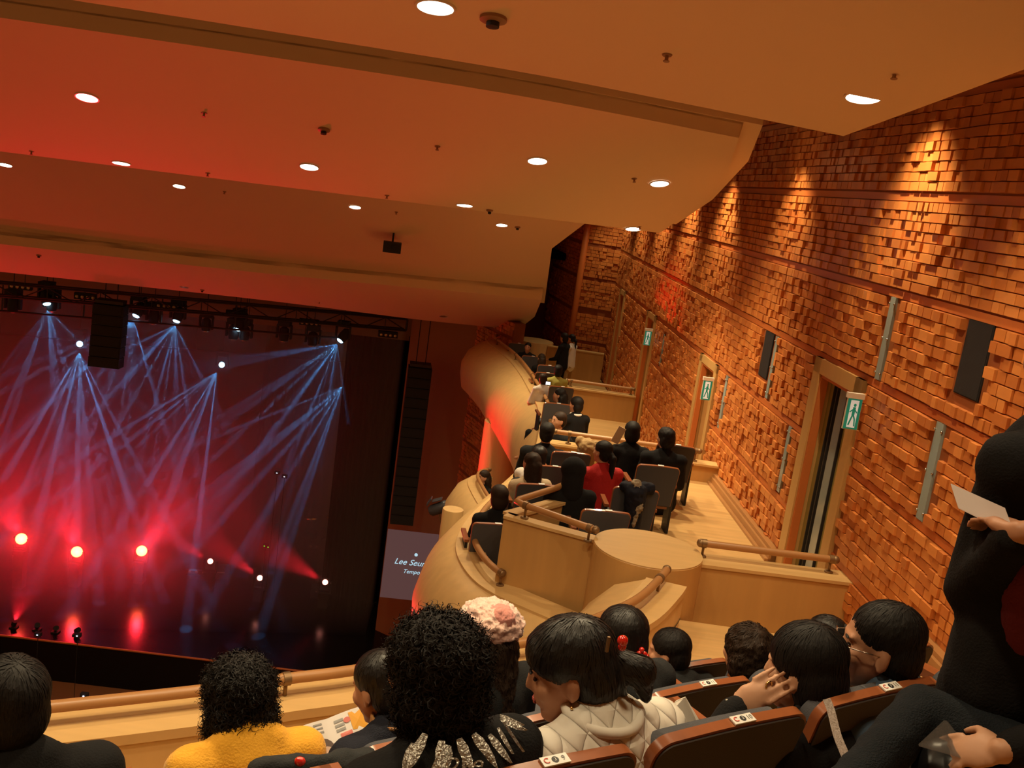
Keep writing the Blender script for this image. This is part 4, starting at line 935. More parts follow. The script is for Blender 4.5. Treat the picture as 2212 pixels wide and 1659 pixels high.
GB = 'grey seats in the side boxes'
BOXP = []
for x, y, r, lb, fl, dg in BOX:
    P = at_r(x, y, r); rz = radians(dg); rot = Matrix.Rotation(rz, 3, 'Z'); off = rot @ Vector((TOP.x, TOP.y, 0))
    base = Vector((P.x - off.x, P.y - off.y, P.z - TOP.z)); BOXP.append((base, rz))
    s = seat(base, rz, lb, GB, True)
    pl_ = obj('number_plate', MB().box((0, 0, 0), (.068, .026, .004)), 'plate_white', s); pl_.matrix_local = Matrix.Translation(TILT @ Vector((0.02, 0, .510))) @ Matrix.Rotation(radians(13), 4, 'X')
    if base.z - fl > .05:
        m_ = MB().box((0, .1, -(base.z - fl) / 2 - .0), (.62, .9, base.z - fl)); o = obj('riser', m_, 'maple_panel', s)
# ------------------------------------------------------------------ people
GN = 'audience in the upper rows'; GX = 'audience in the side boxes'
def hand(mb, W, d, back, side=1, s=1.0, curl=.5, rad=.0082):
    W = Vector(W); d = Vector(d).normalized(); back = Vector(back); back = (back - d * back.dot(d)).normalized(); sd_ = d.cross(back) * side
    M3 = Matrix((sd_, d, back)).transposed()
    mb.ell(W + d * .045 * s, (.040 * s, .055 * s, .017 * s), M3, 10, 8)
    for k, (o, ln) in enumerate(((-.034, .060), (-.0115, .074), (.0115, .078), (.034, .070))):
        a = W + d * .082 * s + sd_ * o * s; dr = d.copy()
        for j, f in enumerate((.45, .32, .23)):
            dr = (dr - back * curl * (.5 + .5 * j)).normalized(); b = a + dr * ln * f * 1.05 * s
            mb.cap(a, b, rad * s * (1 - .1 * j), rad * s * (.92 - .1 * j), 8); a = b
    a = W + d * .02 * s + sd_ * .028 * s; b = a + (sd_ * .55 + d * .7 - back * .15).normalized() * .042 * s; c = b + (d * .8 + sd_ * .1 - back * .3).normalized() * .032 * s
    mb.cap(a, b, .012 * s, .0095 * s, 8); mb.cap(b, c, .0095 * s, .008 * s, 8)
def hair_mesh(style, s, vox):
    h = MB(); disp = (.002 * s, 60)
    def E(c, r, big=0): h.ell([q * s for q in c], [q * s for q in r], None, 16, 12)
    def K(a, b, ra, rb): h.cap([q * s for q in a], [q * s for q in b], ra * s, rb * s, 12)
    if style == 'short':
        E((0, -.024, .040), (.084, .098, .080)); E((0, -.052, -.012), (.078, .066, .088)); disp = (.0015, 70)
    elif style == 'receding':
        E((0, -.024, .042), (.082, .096, .078)); E((0, -.054, -.012), (.080, .064, .090)); disp = (.0015, 90)
    elif style == 'bob':
        E((0, -.022, .040), (.092, .104, .088)); E((0, -.050, -.03), (.092, .074, .105)); disp = (.001, 50)
    elif style == 'wavy':
        E((0, -.020, .042), (.094, .106, .086)); E((0, -.046, -.02), (.096, .078, .105)); disp = (.008, 38)
    elif style == 'curly':
        E((0, -.022, .040), (.096, .104, .090)); E((0, -.044, -.030), (.102, .080, .095)); disp = (.007, 45)
    elif style == 'bigcurly':
        E((0, -.020, .035), (.102, .108, .098)); E((0, -.040, -.045), (.104, .084, .100)); disp = (.008, 38)
    elif style == 'long':
        E((0, -.022, .040), (.086, .100, .082)); E((0, -.050, -.02), (.084, .070, .100)); K((0, -.075, -.02), (0, -.125, -.27), .080, .062); K((-.06, -.05, -.05), (-.07, -.08, -.26), .045, .03); K((.06, -.05, -.05), (.07, -.08, -.26), .045, .03); disp = (.006, 30)
    elif style == 'ponytail':
        E((0, -.022, .040), (.085, .099, .081)); E((0, -.050, -.01), (.080, .068, .088)); K((0, -.115, .0), (0, -.150, -.04), .028, .036); K((0, -.150, -.04), (.01, -.150, -.24), .038, .022); disp = (.0015, 60)
    elif style == 'updo':
        E((0, -.018, .044), (.086, .104, .082)); E((0, -.056, -.012), (.082, .070, .095)); E((0, .050, .050), (.062, .038, .05)); K((0, -.115, -.01), (0, -.165, -.03), .036, .036); K((0, -.165, -.03), (.01, -.165, -.10), .034, .014); K((0, -.085, -.06), (.02, -.105, -.12), .04, .02); disp = (.0025, 45)
    elif style == 'straight':
        E((0, -.022, .038), (.088, .100, .086)); E((0, -.048, -.03), (.086, .072, .115)); K((0, -.07, -.08), (0, -.085, -.19), .062, .035); disp = (.001, 70)
    return remesh(h, vox, 2, disp)
def strands(me, kind, n, seed, s=1.0):
    bv = BVHTree.FromPolygons([v.co.copy() for v in me.vertices], [tuple(q.vertices) for q in me.polygons])
    rg_ = random.Random(seed); V_ = me.vertices; out = MB(); nv = len(V_); crown = Vector((0, -.06, .13)) * s
    for _ in range(n):
        v = V_[rg_.randrange(nv)]; p = v.co + v.normal * .001; nn = v.normal.copy(); w0 = (.0009 + .0010 * rg_.random()) * s * (1.6 if kind == 'curl' else 1)
        if kind == 'curl':
            ax = (nn + Vector((rg_.uniform(-.8, .8), rg_.uniform(-.8, .8), rg_.uniform(-.9, .3)))).normalized(); a = ax.cross(Vector((.3, .5, .8))).normalized(); b = ax.cross(a); R_ = (.006 + .006 * rg_.random()) * s; ph = rg_.random() * 6.3; L = (.012 + .022 * rg_.random()) * s; row = []
            for k in range(10):
                t = k / 9; q = p - nn * .004 + ax * L * t + (a * cos(ph + t * 9) + b * sin(ph + t * 9)) * R_; tn_ = (a * -sin(ph + t * 9) + b * cos(ph + t * 9)); sd_ = tn_.cross(nn)
                sd_ = sd_.normalized() if sd_.length > 1e-4 else a; ww = w0 * (1.1 - .8 * t); row.append((q - sd_ * ww, q + sd_ * ww))
        else:
            row = []; d0 = (p - crown); d = (d0 - nn * d0.dot(nn)); d = (d + Vector((rg_.uniform(-.02, .02), rg_.uniform(-.02, .02), -.02)) * s)
            if d.length < 1e-4: continue
            d.normalize(); st = (.007 + .007 * rg_.random()) * s; wob = rg_.uniform(-.25, .25) if kind == 'wave' else rg_.uniform(-.06, .06); lift = rg_.uniform(.0005, .003 if kind != 'wave' else .007) * s
            for k in range(8):
                q, nn2, _, _ = bv.find_nearest(p)
                if q is None: break
                q = q + nn2 * lift; sd_ = d.cross(nn2)
                if sd_.length < 1e-4: break
                sd_.normalize(); ww = w0 * (1 - .75 * abs(k / 7 * 2 - 1) ** 3); row.append((q - sd_ * ww, q + sd_ * ww))
                d = (d + sd_ * wob + Vector((0, 0, -.12)) - nn2 * d.dot(nn2)); d = (d - nn2 * d.dot(nn2))
                if d.length < 1e-4: break
                d.normalize(); p = q + d * st
        if len(row) > 2: out.loft([[a, b] for a, b in row])
    return out
def jit(i): return random.Random(i)
def person(label, head, yaw, hair='short', hairm='hair_black', topm='cloth_black', s=1.0, hy=0, hp=0, hr=0, vox=.012, skin='skin', legs='sit', botm='cloth_black', arms=None, lean=0.0, wide=1.0, group=None, hood=False, hands=True, hvox=None, extra=None, face=False, wrist_world=None, drop=None):
    if drop is None: drop = .05 if group == GN else 0.0
    o = Matrix.Translation(head) @ Matrix.Rotation(yaw, 4, 'Z')
    inv = o.inverted()
    ox = lean                                                   # how far the hips sit behind (-) the head
    S = lambda *p: Vector(p) * s
    piv = S(0, -.03, -.11)
    Hm = Matrix.Translation(piv) @ Matrix.Rotation(radians(hy), 4, 'Z') @ Matrix.Rotation(radians(-hp), 4, 'X') @ Matrix.Rotation(radians(hr), 4, 'Y') @ Matrix.Translation(-piv)
    b = MB()
    b.ell(S(0, -.015, .028), S(.075, .094, .088), None, 16, 12); b.ell(S(0, .024, -.035), S(.061, .064, .082), None, 16, 12); b.ell(S(0, .052, -.098), S(.034, .030, .026), None, 10, 8)
    b.cap(S(0, .078, .012), S(0, .096, -.026), .008 * s, .010 * s, 8); b.ell(S(0, .086, -.030), S(.016, .012, .009), None, 8, 6); b.ell(S(0, .080, -.062), S(.024, .012, .012), None, 10, 6); b.ell(S(0, .068, .022), S(.054, .018, .012), None, 10, 6)
    for sx in (-1, 1):
        b.ell(S(sx * .074, -.008, -.016), S(.010, .020, .030), Matrix.Rotation(sx * .35, 3, 'Z'), 10, 8); b.ell(S(sx * .073, -.004, -.040), S(.009, .011, .012), None, 8, 6); b.ell(S(sx * .042, .055, -.025), S(.024, .024, .028), None, 10, 8)
    b.xf(Hm)
    b.cap(S(0, -.020, -.085), S(0, -.035 + ox * .2, -.20), .052 * s, .060 * s, 12)
    hip = S(0, ox - .06, -.72); chest = S(0, -.05 + ox * .45, -.40)
    b.cap(chest, hip, .115 * s, .125 * s, 14, (1.15, .8, 1))
    up_ = .035 + drop
    sh = [S(sx * .165 * wide, -.05 - drop * .6 + ox * .25, -.265 + up_) for sx in (-1, 1)]
    b.cap(sh[0], sh[1], .055 * s, .055 * s, 12)
    J = MB()
    dy = -drop * .6; J.cap(S(0, -.045 + dy + ox * .35, -.30 + up_), hip, .128 * s, .150 * s, 16, (1.28 * wide, .92, 1)); J.cap(S(-.06, -.045 + dy + ox * .2, -.215 + up_), S(.06, -.045 + dy + ox * .2, -.215 + up_), .062 * s, .062 * s, 12)
    J.cap(sh[0], sh[1], .078 * s, .078 * s, 14); J.cap(S(0, -.035 + dy * .5 + ox * .2, -.185 + up_), S(0, -.04 + dy + ox * .2, -.24 + up_), .066 * s, .085 * s, 12)
    for i, sx in enumerate((-1, 1)):
        a = (arms or {}).get(sx)
        if a:
            el, wr = [(inv @ Vector(p)) for p in a[:2]]; hd_ = a[2] if len(a) > 2 else None
        else:
            el = S(sx * .235, ox * .3 + .02, -.53); wr = S(sx * .12, ox * .3 + .25, -.60); hd_ = None
        b.cap(sh[i], el, .045 * s, .038 * s, 10); b.cap(el, wr, .037 * s, .026 * s, 10)
        J.cap(sh[i], el, .066 * s, .056 * s, 12); cuff = el.lerp(wr, .90); J.cap(el, cuff, .054 * s, .042 * s, 12)
        dd = (wr - el).normalized() if hd_ is None else (inv.to_3x3() @ Vector(hd_[0])); bk = Vector((0, 0, 1)) if hd_ is None else (inv.to_3x3() @ Vector(hd_[1]))
        if hands: hand(b, wr, dd, bk, -sx if hd_ is None else hd_[2], s, .45 if hd_ is None else hd_[3], .0085 if vox < .02 else .011)
    T = MB()
    if legs:
        for sx in (-1, 1):
            if legs == 'sit': kn = hip + S(sx * .10, .46, -.0); an = kn + S(0, .04, -.42)
            else: kn = hip + S(sx * .09, .03, -.42); an = hip + S(sx * .09, .0, -.82)
            h0 = hip + S(sx * .085, .03, -.02)
            b.cap(h0, kn, .070 * s, .050 * s, 10); b.cap(kn, an, .046 * s, .034 * s, 10); b.cap(an, an + S(0, .16, -.06), .036 * s, .030 * s, 8)
            T.cap(h0, kn, .090 * s, .066 * s, 12); T.cap(kn, an, .064 * s, .050 * s, 12)
        T.cap(hip + S(-.06, 0, 0), hip + S(.06, 0, 0), .125 * s, .125 * s, 12)
    if extra: extra(b, J, inv)
    ob = link('person', remesh(b, vox, 2), skin, None, 1); ob.matrix_world = o; tag(ob, label, 'person', group)
    link('jacket' if topm not in ('cloth_yellow', 'cloth_red') else 'sweater', remesh(J, max(.016, vox), 3, (.004, 11)), topm, ob, 1)
    if legs: link('trousers', remesh(T, max(.022, vox), 2, (.003, 13)), botm, ob, 1)
    hv = hvox or (.009 if vox < .02 else .016)
    if hood:
        hm = MB(); hm.ell(S(0, -.03, .03), S(.122, .130, .120), None, 16, 12); hm.cap(S(0, -.06, -.05), S(0, -.06, -.20), .105 * s, .11 * s, 14); ho_ = link('hood', remesh(hm, .014, 3), topm, ob, 1); ho_.matrix_local = Hm
    elif hair:
        ho_ = link('hair', hair_mesh(hair, s, hv), hairm, ob, 1); ho_.matrix_local = Hm
        if vox < .015 and (head - CAM).length < 7:
            kd = {'curly': 'curl', 'bigcurly': 'curl', 'wavy': 'wave', 'long': 'wave', 'updo': 'flat'}.get(hair, 'flat')
            so_ = obj('hair_strands', strands(ho_.data, kd, 2600 if kd == 'curl' else 5200, len(label), s), hairm, ho_); so_['kind'] = 'stuff'
    if face:
        for sx in (-1, 1):
            e = obj('eye', MB().ell(S(sx * .030, .074, .001), S(.012, .006, .003), None, 10, 6), 'eye_dark', ob, 1); e.matrix_local = Hm
            e = obj('eyebrow', MB().ell(S(sx * .031, .080, .022), S(.018, .005, .003), None, 10, 6), 'hair_black', ob, 1); e.matrix_local = Hm
        e = obj('lips', MB().ell(S(0, .0865, -.059), S(.019, .007, .003), None, 10, 6).ell(S(0, .0860, -.066), S(.017, .007, .0035), None, 10, 6), 'lips', ob, 1); e.matrix_local = Hm
    return ob, o, Hm
# ---- middle row
person('person with short black hair and black jacket at the far left edge', at_row(22, 1512, 2.62), RZ, 'short', 'hair_black', 'cloth_black', 1.08, hy=15, group=GN, wide=1.1)
person('person in a yellow sweater with bushy black curls at the handrail', at_row(519, 1512, 2.66), RZ, 'bigcurly', 'hair_black', 'cloth_yellow', 1.0, drop=.09, wide=.98, hy=0, hp=12, group=GN, vox=.011)
MGc = at_row(722, 1606, 2.95)
mgm, mo, mh = person('person in a navy jacket bent over an open magazine', at_row(845, 1478, 2.72), RZ + .1, 'short', 'hair_gloss', 'cloth_navy', 1.02, hy=18, hp=22, group=GN, vox=.010, skin='skin', arms={-1: (at_row(700, 1690, 2.75), MGc + Vector((-.06, .02, -.10))), 1: (at_row(900, 1660, 2.95), MGc + Vector((.24, .10, -.06)))})
# striped collar of the magazine reader
cm_ = MB(); 
for k in range(5): cm_.tube([Vector((.080 * cos(a), -.055 + .078 * sin(a), -.088 - .013 * k)) for a in [2 * pi * q / 16 for q in range(17)]], .0068, 6)
obj('striped_collar', cm_, 'rail_wood', mgm, 1)
# magazine: two curved pages with printed shapes on top
U_ = (RU * .97 + RN * .25).normalized(); V_ = (RN * .75 - RU * .1 + Vector((0, 0, .62))).normalized(); Nn = U_.cross(V_).normalized()
if Nn.dot(CAM - MGc) < 0: Nn = -Nn
def page(a, c, lift=0): return MGc + U_ * a + V_ * c + Nn * (lift + .018 * abs(sin(a * 16)))
mz = thing('magazine', 'open magazine with a printed face, held above the front handrail', 'magazine', MGc)
def patch(nm, pts, mt, lift):
    # polygon fan on the page
    n = len(pts); vs_ = [page(sum(p[0] for p in pts) / n, sum(p[1] for p in pts) / n, lift)] + [page(a, c, lift) for a, c in pts]
    obj(nm, MB().add(vs_, [(0, 1 + i, 1 + (i + 1) % n) for i in range(n)]), mt, mz, world=True)
pgm = MB(); 
for lf in (0, -.006): pgm.loft([[page(-.16 + .32 * i / 12, c, lf) for i in range(13)] for c in (-.09, .0, .09)])
obj('pages', pgm, 'paper', mz, 1, world=True)
oval = lambda cx, cy, rx, ry, a0=0, a1=2 * pi, n=18: [(cx + rx * cos(a0 + (a1 - a0) * i / n), cy + ry * sin(a0 + (a1 - a0) * i / n)) for i in range(n)]
patch('printed_hair', oval(-.055, -.020, .056, .046), 'print_hair', .003); patch('printed_face', oval(-.048, -.040, .042, .036), 'print_skin', .006)
for dx in (-.018, .014): patch('printed_eye', oval(-.046 + dx, -.032, .007, .003, n=8), 'print_hair', .009)
patch('printed_mouth', oval(-.046, -.056, .009, .003, n=8), 'print_rose', .009)
for k in range(3): patch('printed_text', [(-.11 + .02 * k, .045 + .014 * k), (-.03, .045 + .014 * k), (-.03, .052 + .014 * k), (-.11 + .02 * k, .052 + .014 * k)], 'print_grey', .0016)
for k in range(3): patch('printed_text', [(.02, .03 + .016 * k), (.055, .03 + .016 * k), (.055, .040 + .016 * k), (.02, .040 + .016 * k)], 'print_grey', .0016)
patch('printed_mark', [(.03, .005), (.075, .005), (.075, .022), (.03, .022)], 'print_rose', .0016); patch('printed_corner', [(.08, .02), (.148, .005), (.148, .082), (.08, .082)], 'print_orange', .0016); patch('printed_mark', oval(.068, .06, .014, .010), 'print_rose', .002)
# pink hat person
pk, po, ph = person('person in a pink fluffy hat with long wavy brown hair', at_row(1045, 1372, 2.98), RZ + .1, 'long', 'hair_brown', 'cloth_charcoal', 1.0, hy=12, hp=5, hr=6, group=GN, vox=.011)
hm = MB(); hm.ell((0, -.03, .055), (.122, .130, .088), None, 18, 14); hm.ell((0, -.02, .01), (.098, .112, .05), None, 18, 12)
hat = link('fluffy_hat', remesh(hm, .007, 1, (.013, 48)), 'fluffy_pink', pk, 1); hat.matrix_local = ph
hm = MB(); hm.ell((-.02, -.085, .095), (.052, .068, .048), None, 16, 12); hb = link('rose_patch', remesh(hm, .008, 1, (.006, 60)), 'fluffy_rose', pk, 1); hb.matrix_local = ph
# woman with red beads
rb_, ro, rh_ = person('person with glossy straight black hair tied with red beads', at_row(1342, 1372, 2.78), RZ + .2, 'straight', 'hair_gloss', 'cloth_charcoal', 1.0, hy=5, hp=5, group=GN, vox=.011)
for k, (a, c) in enumerate(((1386, 1404), (1380, 1412), (1392, 1413), (1397, 1418), (1384, 1420))):
    e = obj('red_bead', MB().ell(Vector((0, 0, 0)), .011, None, 10, 8), 'bead_red', rb_, 1); e.location = ro.inverted() @ at_row(a, c, 2.66)
person('person with wavy dark hair in a black coat in the middle row', at_row(1608, 1408, 2.75), RZ, 'wavy', 'hair_brown', 'cloth_charcoal', 1.0, hy=-8, group=GN, vox=.011)
person('person whose short black hair shows just behind the large bob-haired head', at_row(1778, 1378, 2.9), RZ, 'short', 'hair_gloss', 'cloth_black', 1.0, hy=20, group=GN, vox=.011)
person('boy with short black hair and one ear visible in the front row', at_row(1452, 1404, 3.42), RZ, 'short', 'hair_black', 'cloth_charcoal', 1.0, hy=38, hp=8, group=GN, vox=.010)
# ---- row with white plates
cw, co_, ch_ = person('person with a large mass of black curls and silver leaf trim on the collar', at_row(932, 1452, 1.72), RZ + .15, 'curly', 'hair_black', 'cloth_black', 1.03, hy=0, group=GN, vox=.010, wide=1.05)
rg = random.Random(8)
for k in range(12):
    a = radians(-150 + 11 * k + rg.uniform(-5, 5)); ct = Vector((.110 * cos(a), -.060 + .100 * sin(a), -.050 - .03 * rg.random()))
    ln = .045 + .035 * rg.random(); d = Vector((cos(a) * .5 + rg.uniform(-.45, .45), sin(a) * .5, -1)).normalized(); sdv = d.cross(Vector((cos(a), sin(a), .5))).normalized(); outv = sdv.cross(d)
    if outv.dot(Vector((cos(a), sin(a), 0))) < 0: outv = -outv
    r1 = []; 
    for t, wd in ((0, .006), (.3, .011), (.7, .009), (1, .001)): c = ct + d * ln * t + outv * (.016 + .03 * t); r1.append([c - sdv * wd, c + outv * .004, c + sdv * wd, c - outv * .002])
    obj('silver_leaf', MB().loft(r1, True, True), 'silver_cloth', cw)
me = text_mesh('Love', .050, .001, .35); lv = link('lettering', me, 'silver_cloth', cw)
lp_ = co_.inverted() @ at_row(985, 1646, 1.50); q_ = (co_.inverted().to_3x3() @ (CAM - at_row(985, 1646, 1.50))).normalized()
xx = (co_.inverted().to_3x3() @ (RT * .97 - UP * .1)); xx = (xx - q_ * xx.dot(q_)).normalized(); yy = q_.cross(xx); mm = Matrix((xx, yy, q_)).transposed().to_4x4(); mm.translation = lp_ + q_ * .02; lv.matrix_local = mm
cr, cro, crh = person('person in a cream quilted jacket in profile with pinned-up dark hair', at_row(1268, 1428, 1.76), RZ + .1, 'updo', 'hair_gloss', 'cloth_cream', 1.03, drop=.06, hy=50, hp=18, group=GN, vox=.0085, skin='skin', face=True, wide=1.08)
e = obj('hair_bead', MB().ell((0, 0, 0), .013, None, 12, 8).ell((.006, .004, -.018), .010, None, 10, 8), 'bead_red', cr, 1); e.location = cro.inverted() @ at_row(1345, 1384, 1.64)
e = obj('hair_clip', MB().box((0, 0, 0), (.006, .006, .035)), 'bronze', cr); e.location = cro.inverted() @ at_row(1313, 1392, 1.58)
e = obj('earring', MB().ell((0, 0, 0), .004, None, 8, 6), 'gold', cr, 1); e.matrix_local = crh @ Matrix.Translation((-.086, .0, -.056))
cl = MB(); cl.tube([Vector((.092 * cos(a), -.075 + .085 * sin(a), -.088 + .012 * sin(a))) for a in [2 * pi * q / 24 for q in range(25)]], .013, 10); obj('collar', cl, 'cloth_creamflat', cr, 1)
# bob-haired person with raised hand
Wr = at_row(1590, 1528, 1.74)
bo, boo, boh = person('person with a smooth black bob, raising a ringed hand to the cheek', at_row(1752, 1438, 1.70), RZ, 'bob', 'hair_black', 'cloth_black', 1.02, hy=24, hp=10, group=GN, vox=.006, skin='skin_light', arms={-1: (at_row(1545, 1610, 1.72), Wr, (at_row(1660, 1484, 1.70) - Wr, Vector((-.2, -.8, .6)), 1, .30))})
e = obj('ring', MB().tube([Vector((.0105 * cos(a), 0, .0105 * sin(a))) for a in [2 * pi * q / 14 for q in range(15)]], .003, 6, False), 'gold', bo, 1); e.location = boo.inverted() @ (Wr.lerp(at_row(1660, 1484, 1.70), 1.0) + Vector((0, 0, .005)))
for k in range(9):
    a = 2 * pi * k / 9; e = obj('bracelet_bead', MB().ell((0, 0, 0), .009, None, 8, 6), 'bead_glass', bo, 1); e.location = boo.inverted() @ (Wr + Vector((-.012, 0, -.012)) + Vector((.03 * cos(a), .012 * cos(a), .03 * sin(a))))
# man with glasses
mn, mno, mnh = person('man with receding black hair and thin glasses in a blue shirt', at_row(1908, 1386, 1.68), RZ, 'receding', 'hair_black', 'cloth_blue', 1.08, hy=44, hp=4, group=GN, vox=.0085, face=True)
gl = MB()
for sx in (-1, 1):
    gl.tube([Vector((sx * .034 + .023 * cos(a), .103 - .1 * abs(sx * .034 + .023 * cos(a)) * .35, .0 + .017 * sin(a))) for a in [2 * pi * q / 18 for q in range(19)]], .0013, 6, False); gl.tube([(sx * .058, .098, .004), (sx * .076, .05, .004), (sx * .078, -.01, -.004)], .0016, 6)
gl.tube([(-.011, .108, .004), (.011, .108, .004)], .0014, 6); g_ = obj('glasses', gl, 'glasses_metal', mn, 1); g_.matrix_local = mnh @ Matrix.Scale(1.08, 4)
# cream paper sheet beside the raised hand
P = at_row(1476, 1552, 1.75); sh_ = obj('folded_paper', MB().add([(-.07, 0, -.05), (.06, .0, -.04), (.055, .02, -.02), (.0, .02, .05), (-.02, .03, .03), (-.07, .003, -.05), (.06, .003, -.04), (.055, .023, -.02), (.0, .023, .05), (-.02, .033, .03)], [(0, 1, 2, 3, 4), (9, 8, 7, 6, 5), (0, 5, 6, 1), (1, 6, 7, 2), (2, 7, 8, 3), (3, 8, 9, 4), (4, 9, 5, 0)]), 'cloth_creamflat'); sh_.location = P; tag(sh_, 'cream folded sheet between the quilted jacket and the raised hand', 'paper')
# ---- right edge
PP = [at_r(2070, 1098, 2.30), at_r(2192, 1158, 2.12)]
def stx(b, J, inv):
    J.cap(inv @ at_r(2290, 1000, 2.5), inv @ at_r(2275, 1480, 2.5), .13, .15, 14); J.cap(inv @ at_r(2225, 1000, 2.5), inv @ at_r(2235, 1600, 2.5), .08, .13, 14)
stp, sto, sth = person('standing person in a black coat at the right edge holding a white paper', at_r(2325, 770, 2.45), radians(25), 'bob', 'hair_black', 'cloth_black', 1.0, hp=5, drop=0, group=GN, vox=.010, legs='stand', extra=stx, arms={-1: (at_r(2092, 1275, 2.35), at_r(2205, 1150, 2.14), (PP[0] - PP[1], Vector((0, -.3, 1)), 1, .5)), 1: (at_r(2420, 1250, 2.6), at_r(2330, 1350, 2.4))})
sc_ = MB(); sc_.cap(at_r(2205, 1235, 2.30), at_r(2215, 1360, 2.30), .055, .06, 12); so = link('sweater', remesh(sc_, .012, 2, (.006, 20)), 'cloth_darkred', stp, 1); so.matrix_local = sto.inverted()
a, b = PP; d = (b - a); n_ = Vector((0, .06, .035))
pw = obj('paper_sheet', MB().box8([a, b, b + n_, a + n_] + [q + Vector((0, 0, .002)) for q in (a, b, b + n_, a + n_)]), 'paper_white'); tag(pw, 'white paper sheet held by the standing person', 'paper')
KN = at_row(1992, 1540, 1.20); HP = KN + RU * .12 - RN * .40 + Vector((0, 0, -.02)); AN = at_row(1820, 1715, 1.10)
HW = at_row(2165, 1622, .98)
def legx(b, J, inv):
    b.cap(inv @ HP, inv @ KN, .06, .045, 12); b.cap(inv @ KN, inv @ AN, .042, .034, 12)
lg, lgo, lgh = person('seated person with crossed legs in dark jeans at the lower right edge', HP + Vector((.30, -.02, .72)), RZ + .1, 'bob', 'hair_black', 'cloth_black', 1.0, group=GN, vox=.006, legs=None, extra=legx, skin='skin_light', arms={-1: (HW + RU * .26 - RN * .06 + Vector((0, 0, .02)), HW, (at_row(2075, 1622, 1.05) - HW, Vector((-.3, -.5, .8)), 1, .32)), 1: (HW + RU * .4 - RN * .1, HW + RU * .3 + RN * .05)})
tj = MB(); tj.cap(lgo.inverted() @ HP, lgo.inverted() @ KN, .088, .064, 14); tj.cap(lgo.inverted() @ KN, lgo.inverted() @ AN, .060, .046, 14); link('jeans', remesh(tj, .014, 3, (.005, 16)), 'denim', lg, 1)
fa = [at_row(1985, 1612, 1.08), at_row(2085, 1640, 1.03), at_row(2120, 1568, 1.10), at_row(2040, 1560, 1.12)]
fo = obj('plastic_sleeve', MB().box8(fa + [p + Vector((.0, .004, .002)) for p in fa]), 'plastic_clear'); tag(fo, 'dark translucent plastic sleeve held in the hand at the lower right', 'plastic sleeve')
bgp = at_row(2105, 1668, 1.05); hbg = MB(); hbg.ell(bgp, (.13, .10, .07), None, 18, 12); bo_ = link('handbag', remesh(hbg, .012, 2, (.006, 20)), 'leather_black', None, 1); tag(bo_, 'shiny black leather bag at the bottom right corner', 'bag')
# woven strap
s0, s1 = at_row(1786, 1512, 1.52), at_row(1836, 1668, 1.25); sd2 = (s1 - s0).normalized(); sx2 = sd2.cross(ray(1810, 1590)).normalized() * .0095
stt = MB(); rws = []
for k in range(13):
    t = k / 12; c = s0.lerp(s1, t) + Vector((0, 0, .004 * sin(t * 9))); nn2 = sx2.cross(sd2).normalized() * .003; rws.append([c - sx2 - nn2, c + sx2 - nn2, c + sx2 + nn2, c - sx2 + nn2])
stt.loft(rws, True, True); so = obj('bag_strap', stt, 'strap_grey'); tag(so, 'grey woven strap hanging in front of the seat with plate C 3 11', 'strap')
# knit hat person at the bottom
kh, kho, khh = person('person in a dark patterned knit hat at the bottom edge', at_r(1535, 1880, 1.22), RZ, None, 'hair_black', 'cloth_black', 1.0, group=GN, vox=.012)
hm = MB(); hm.ell((0, -.02, .04), (.098, .112, .085), None, 18, 14); link('knit_hat', remesh(hm, .008, 1, (.004, 60)), 'knit_mixed', kh, 1)
for k in range(14):
    r_ = jit(k + 40); a = r_.random() * 2 * pi; c = Vector((cos(a) * r_.random() * .8, sin(a) * r_.random() * .8, 0)); c.z = sqrt(max(0, 1 - c.x ** 2 - c.y ** 2)); obj('red_fleck', MB().ell((c.x * .099, -.02 + c.y * .113, .04 + c.z * .087), .006, None, 6, 5), 'print_red', kh)
# black coat over the seat back
cb0 = at_row(560, 1668, 2.40); cb1 = at_row(790, 1640, 2.40)
ctm = MB(); dz = Vector((0, 0, 1)); ctm.cap(cb0, cb1, .040, .034, 14); ctm.cap(cb0 - dz * .12, cb1 - dz * .12, .05, .045, 14); ctm.cap(cb0 - dz * .3, cb1 - dz * .3, .05, .05, 14)
ct = link('draped_coat', remesh(ctm, .012, 2, (.012, 14)), 'cloth_charcoal', None, 1); tag(ct, 'black coat draped over a seat back below the yellow sweater', 'coat')
e = obj('red_toggle', MB().ell(Vector(at_row(648, 1645, 2.34)), (.016, .012, .014), None, 10, 8), 'bead_red', ct, 1)
# ---- side boxes
V = .022
def bp(label, x, y, r, yaw, hair, hm_, top, **k): return person(label, at_r(x, y, r), radians(yaw), hair, hm_, top, vox=k.pop('vox', V), group=GX, s=k.pop('s', 1.0) * (1.12 if r < 19 else 1.0), **k)
bp('hooded person all in black behind the corner handrail', 1237, 1018, 10.35, 10, None, 'hair_black', 'cloth_black', hood=True, wide=1.1, s=1.0)
bp('person in a red sweater with a long black ponytail', 1303, 975, 11.35, 20, 'ponytail', 'hair_black', 'cloth_red', hy=30, vox=.016, skin='skin_light')
bp('person with a round black bob in a black sweater near the wall', 1365, 932, 12.7, 5, 'bob', 'hair_black', 'cloth_black', wide=1.0)
bp('person with wavy black hair in a black coat closest to the wall', 1440, 946, 12.35, 0, 'wavy', 'hair_black', 'cloth_black', hy=35, wide=1.15)
bp('broad person in black at the handrail of the nearest box', 1181, 934, 12.9, 0, 'short', 'hair_black', 'cloth_black', s=1.1, wide=1.1)
bp('person with long brown hair in a beige jacket', 1148, 1000, 11.25, 25, 'long', 'hair_brown', 'cloth_beige', hy=10)
bp('person in a white shirt leaning behind the long-haired one', 1168, 986, 11.9, -35, 'straight', 'hair_gloss', 'cloth_white', hy=30, lean=-.12)
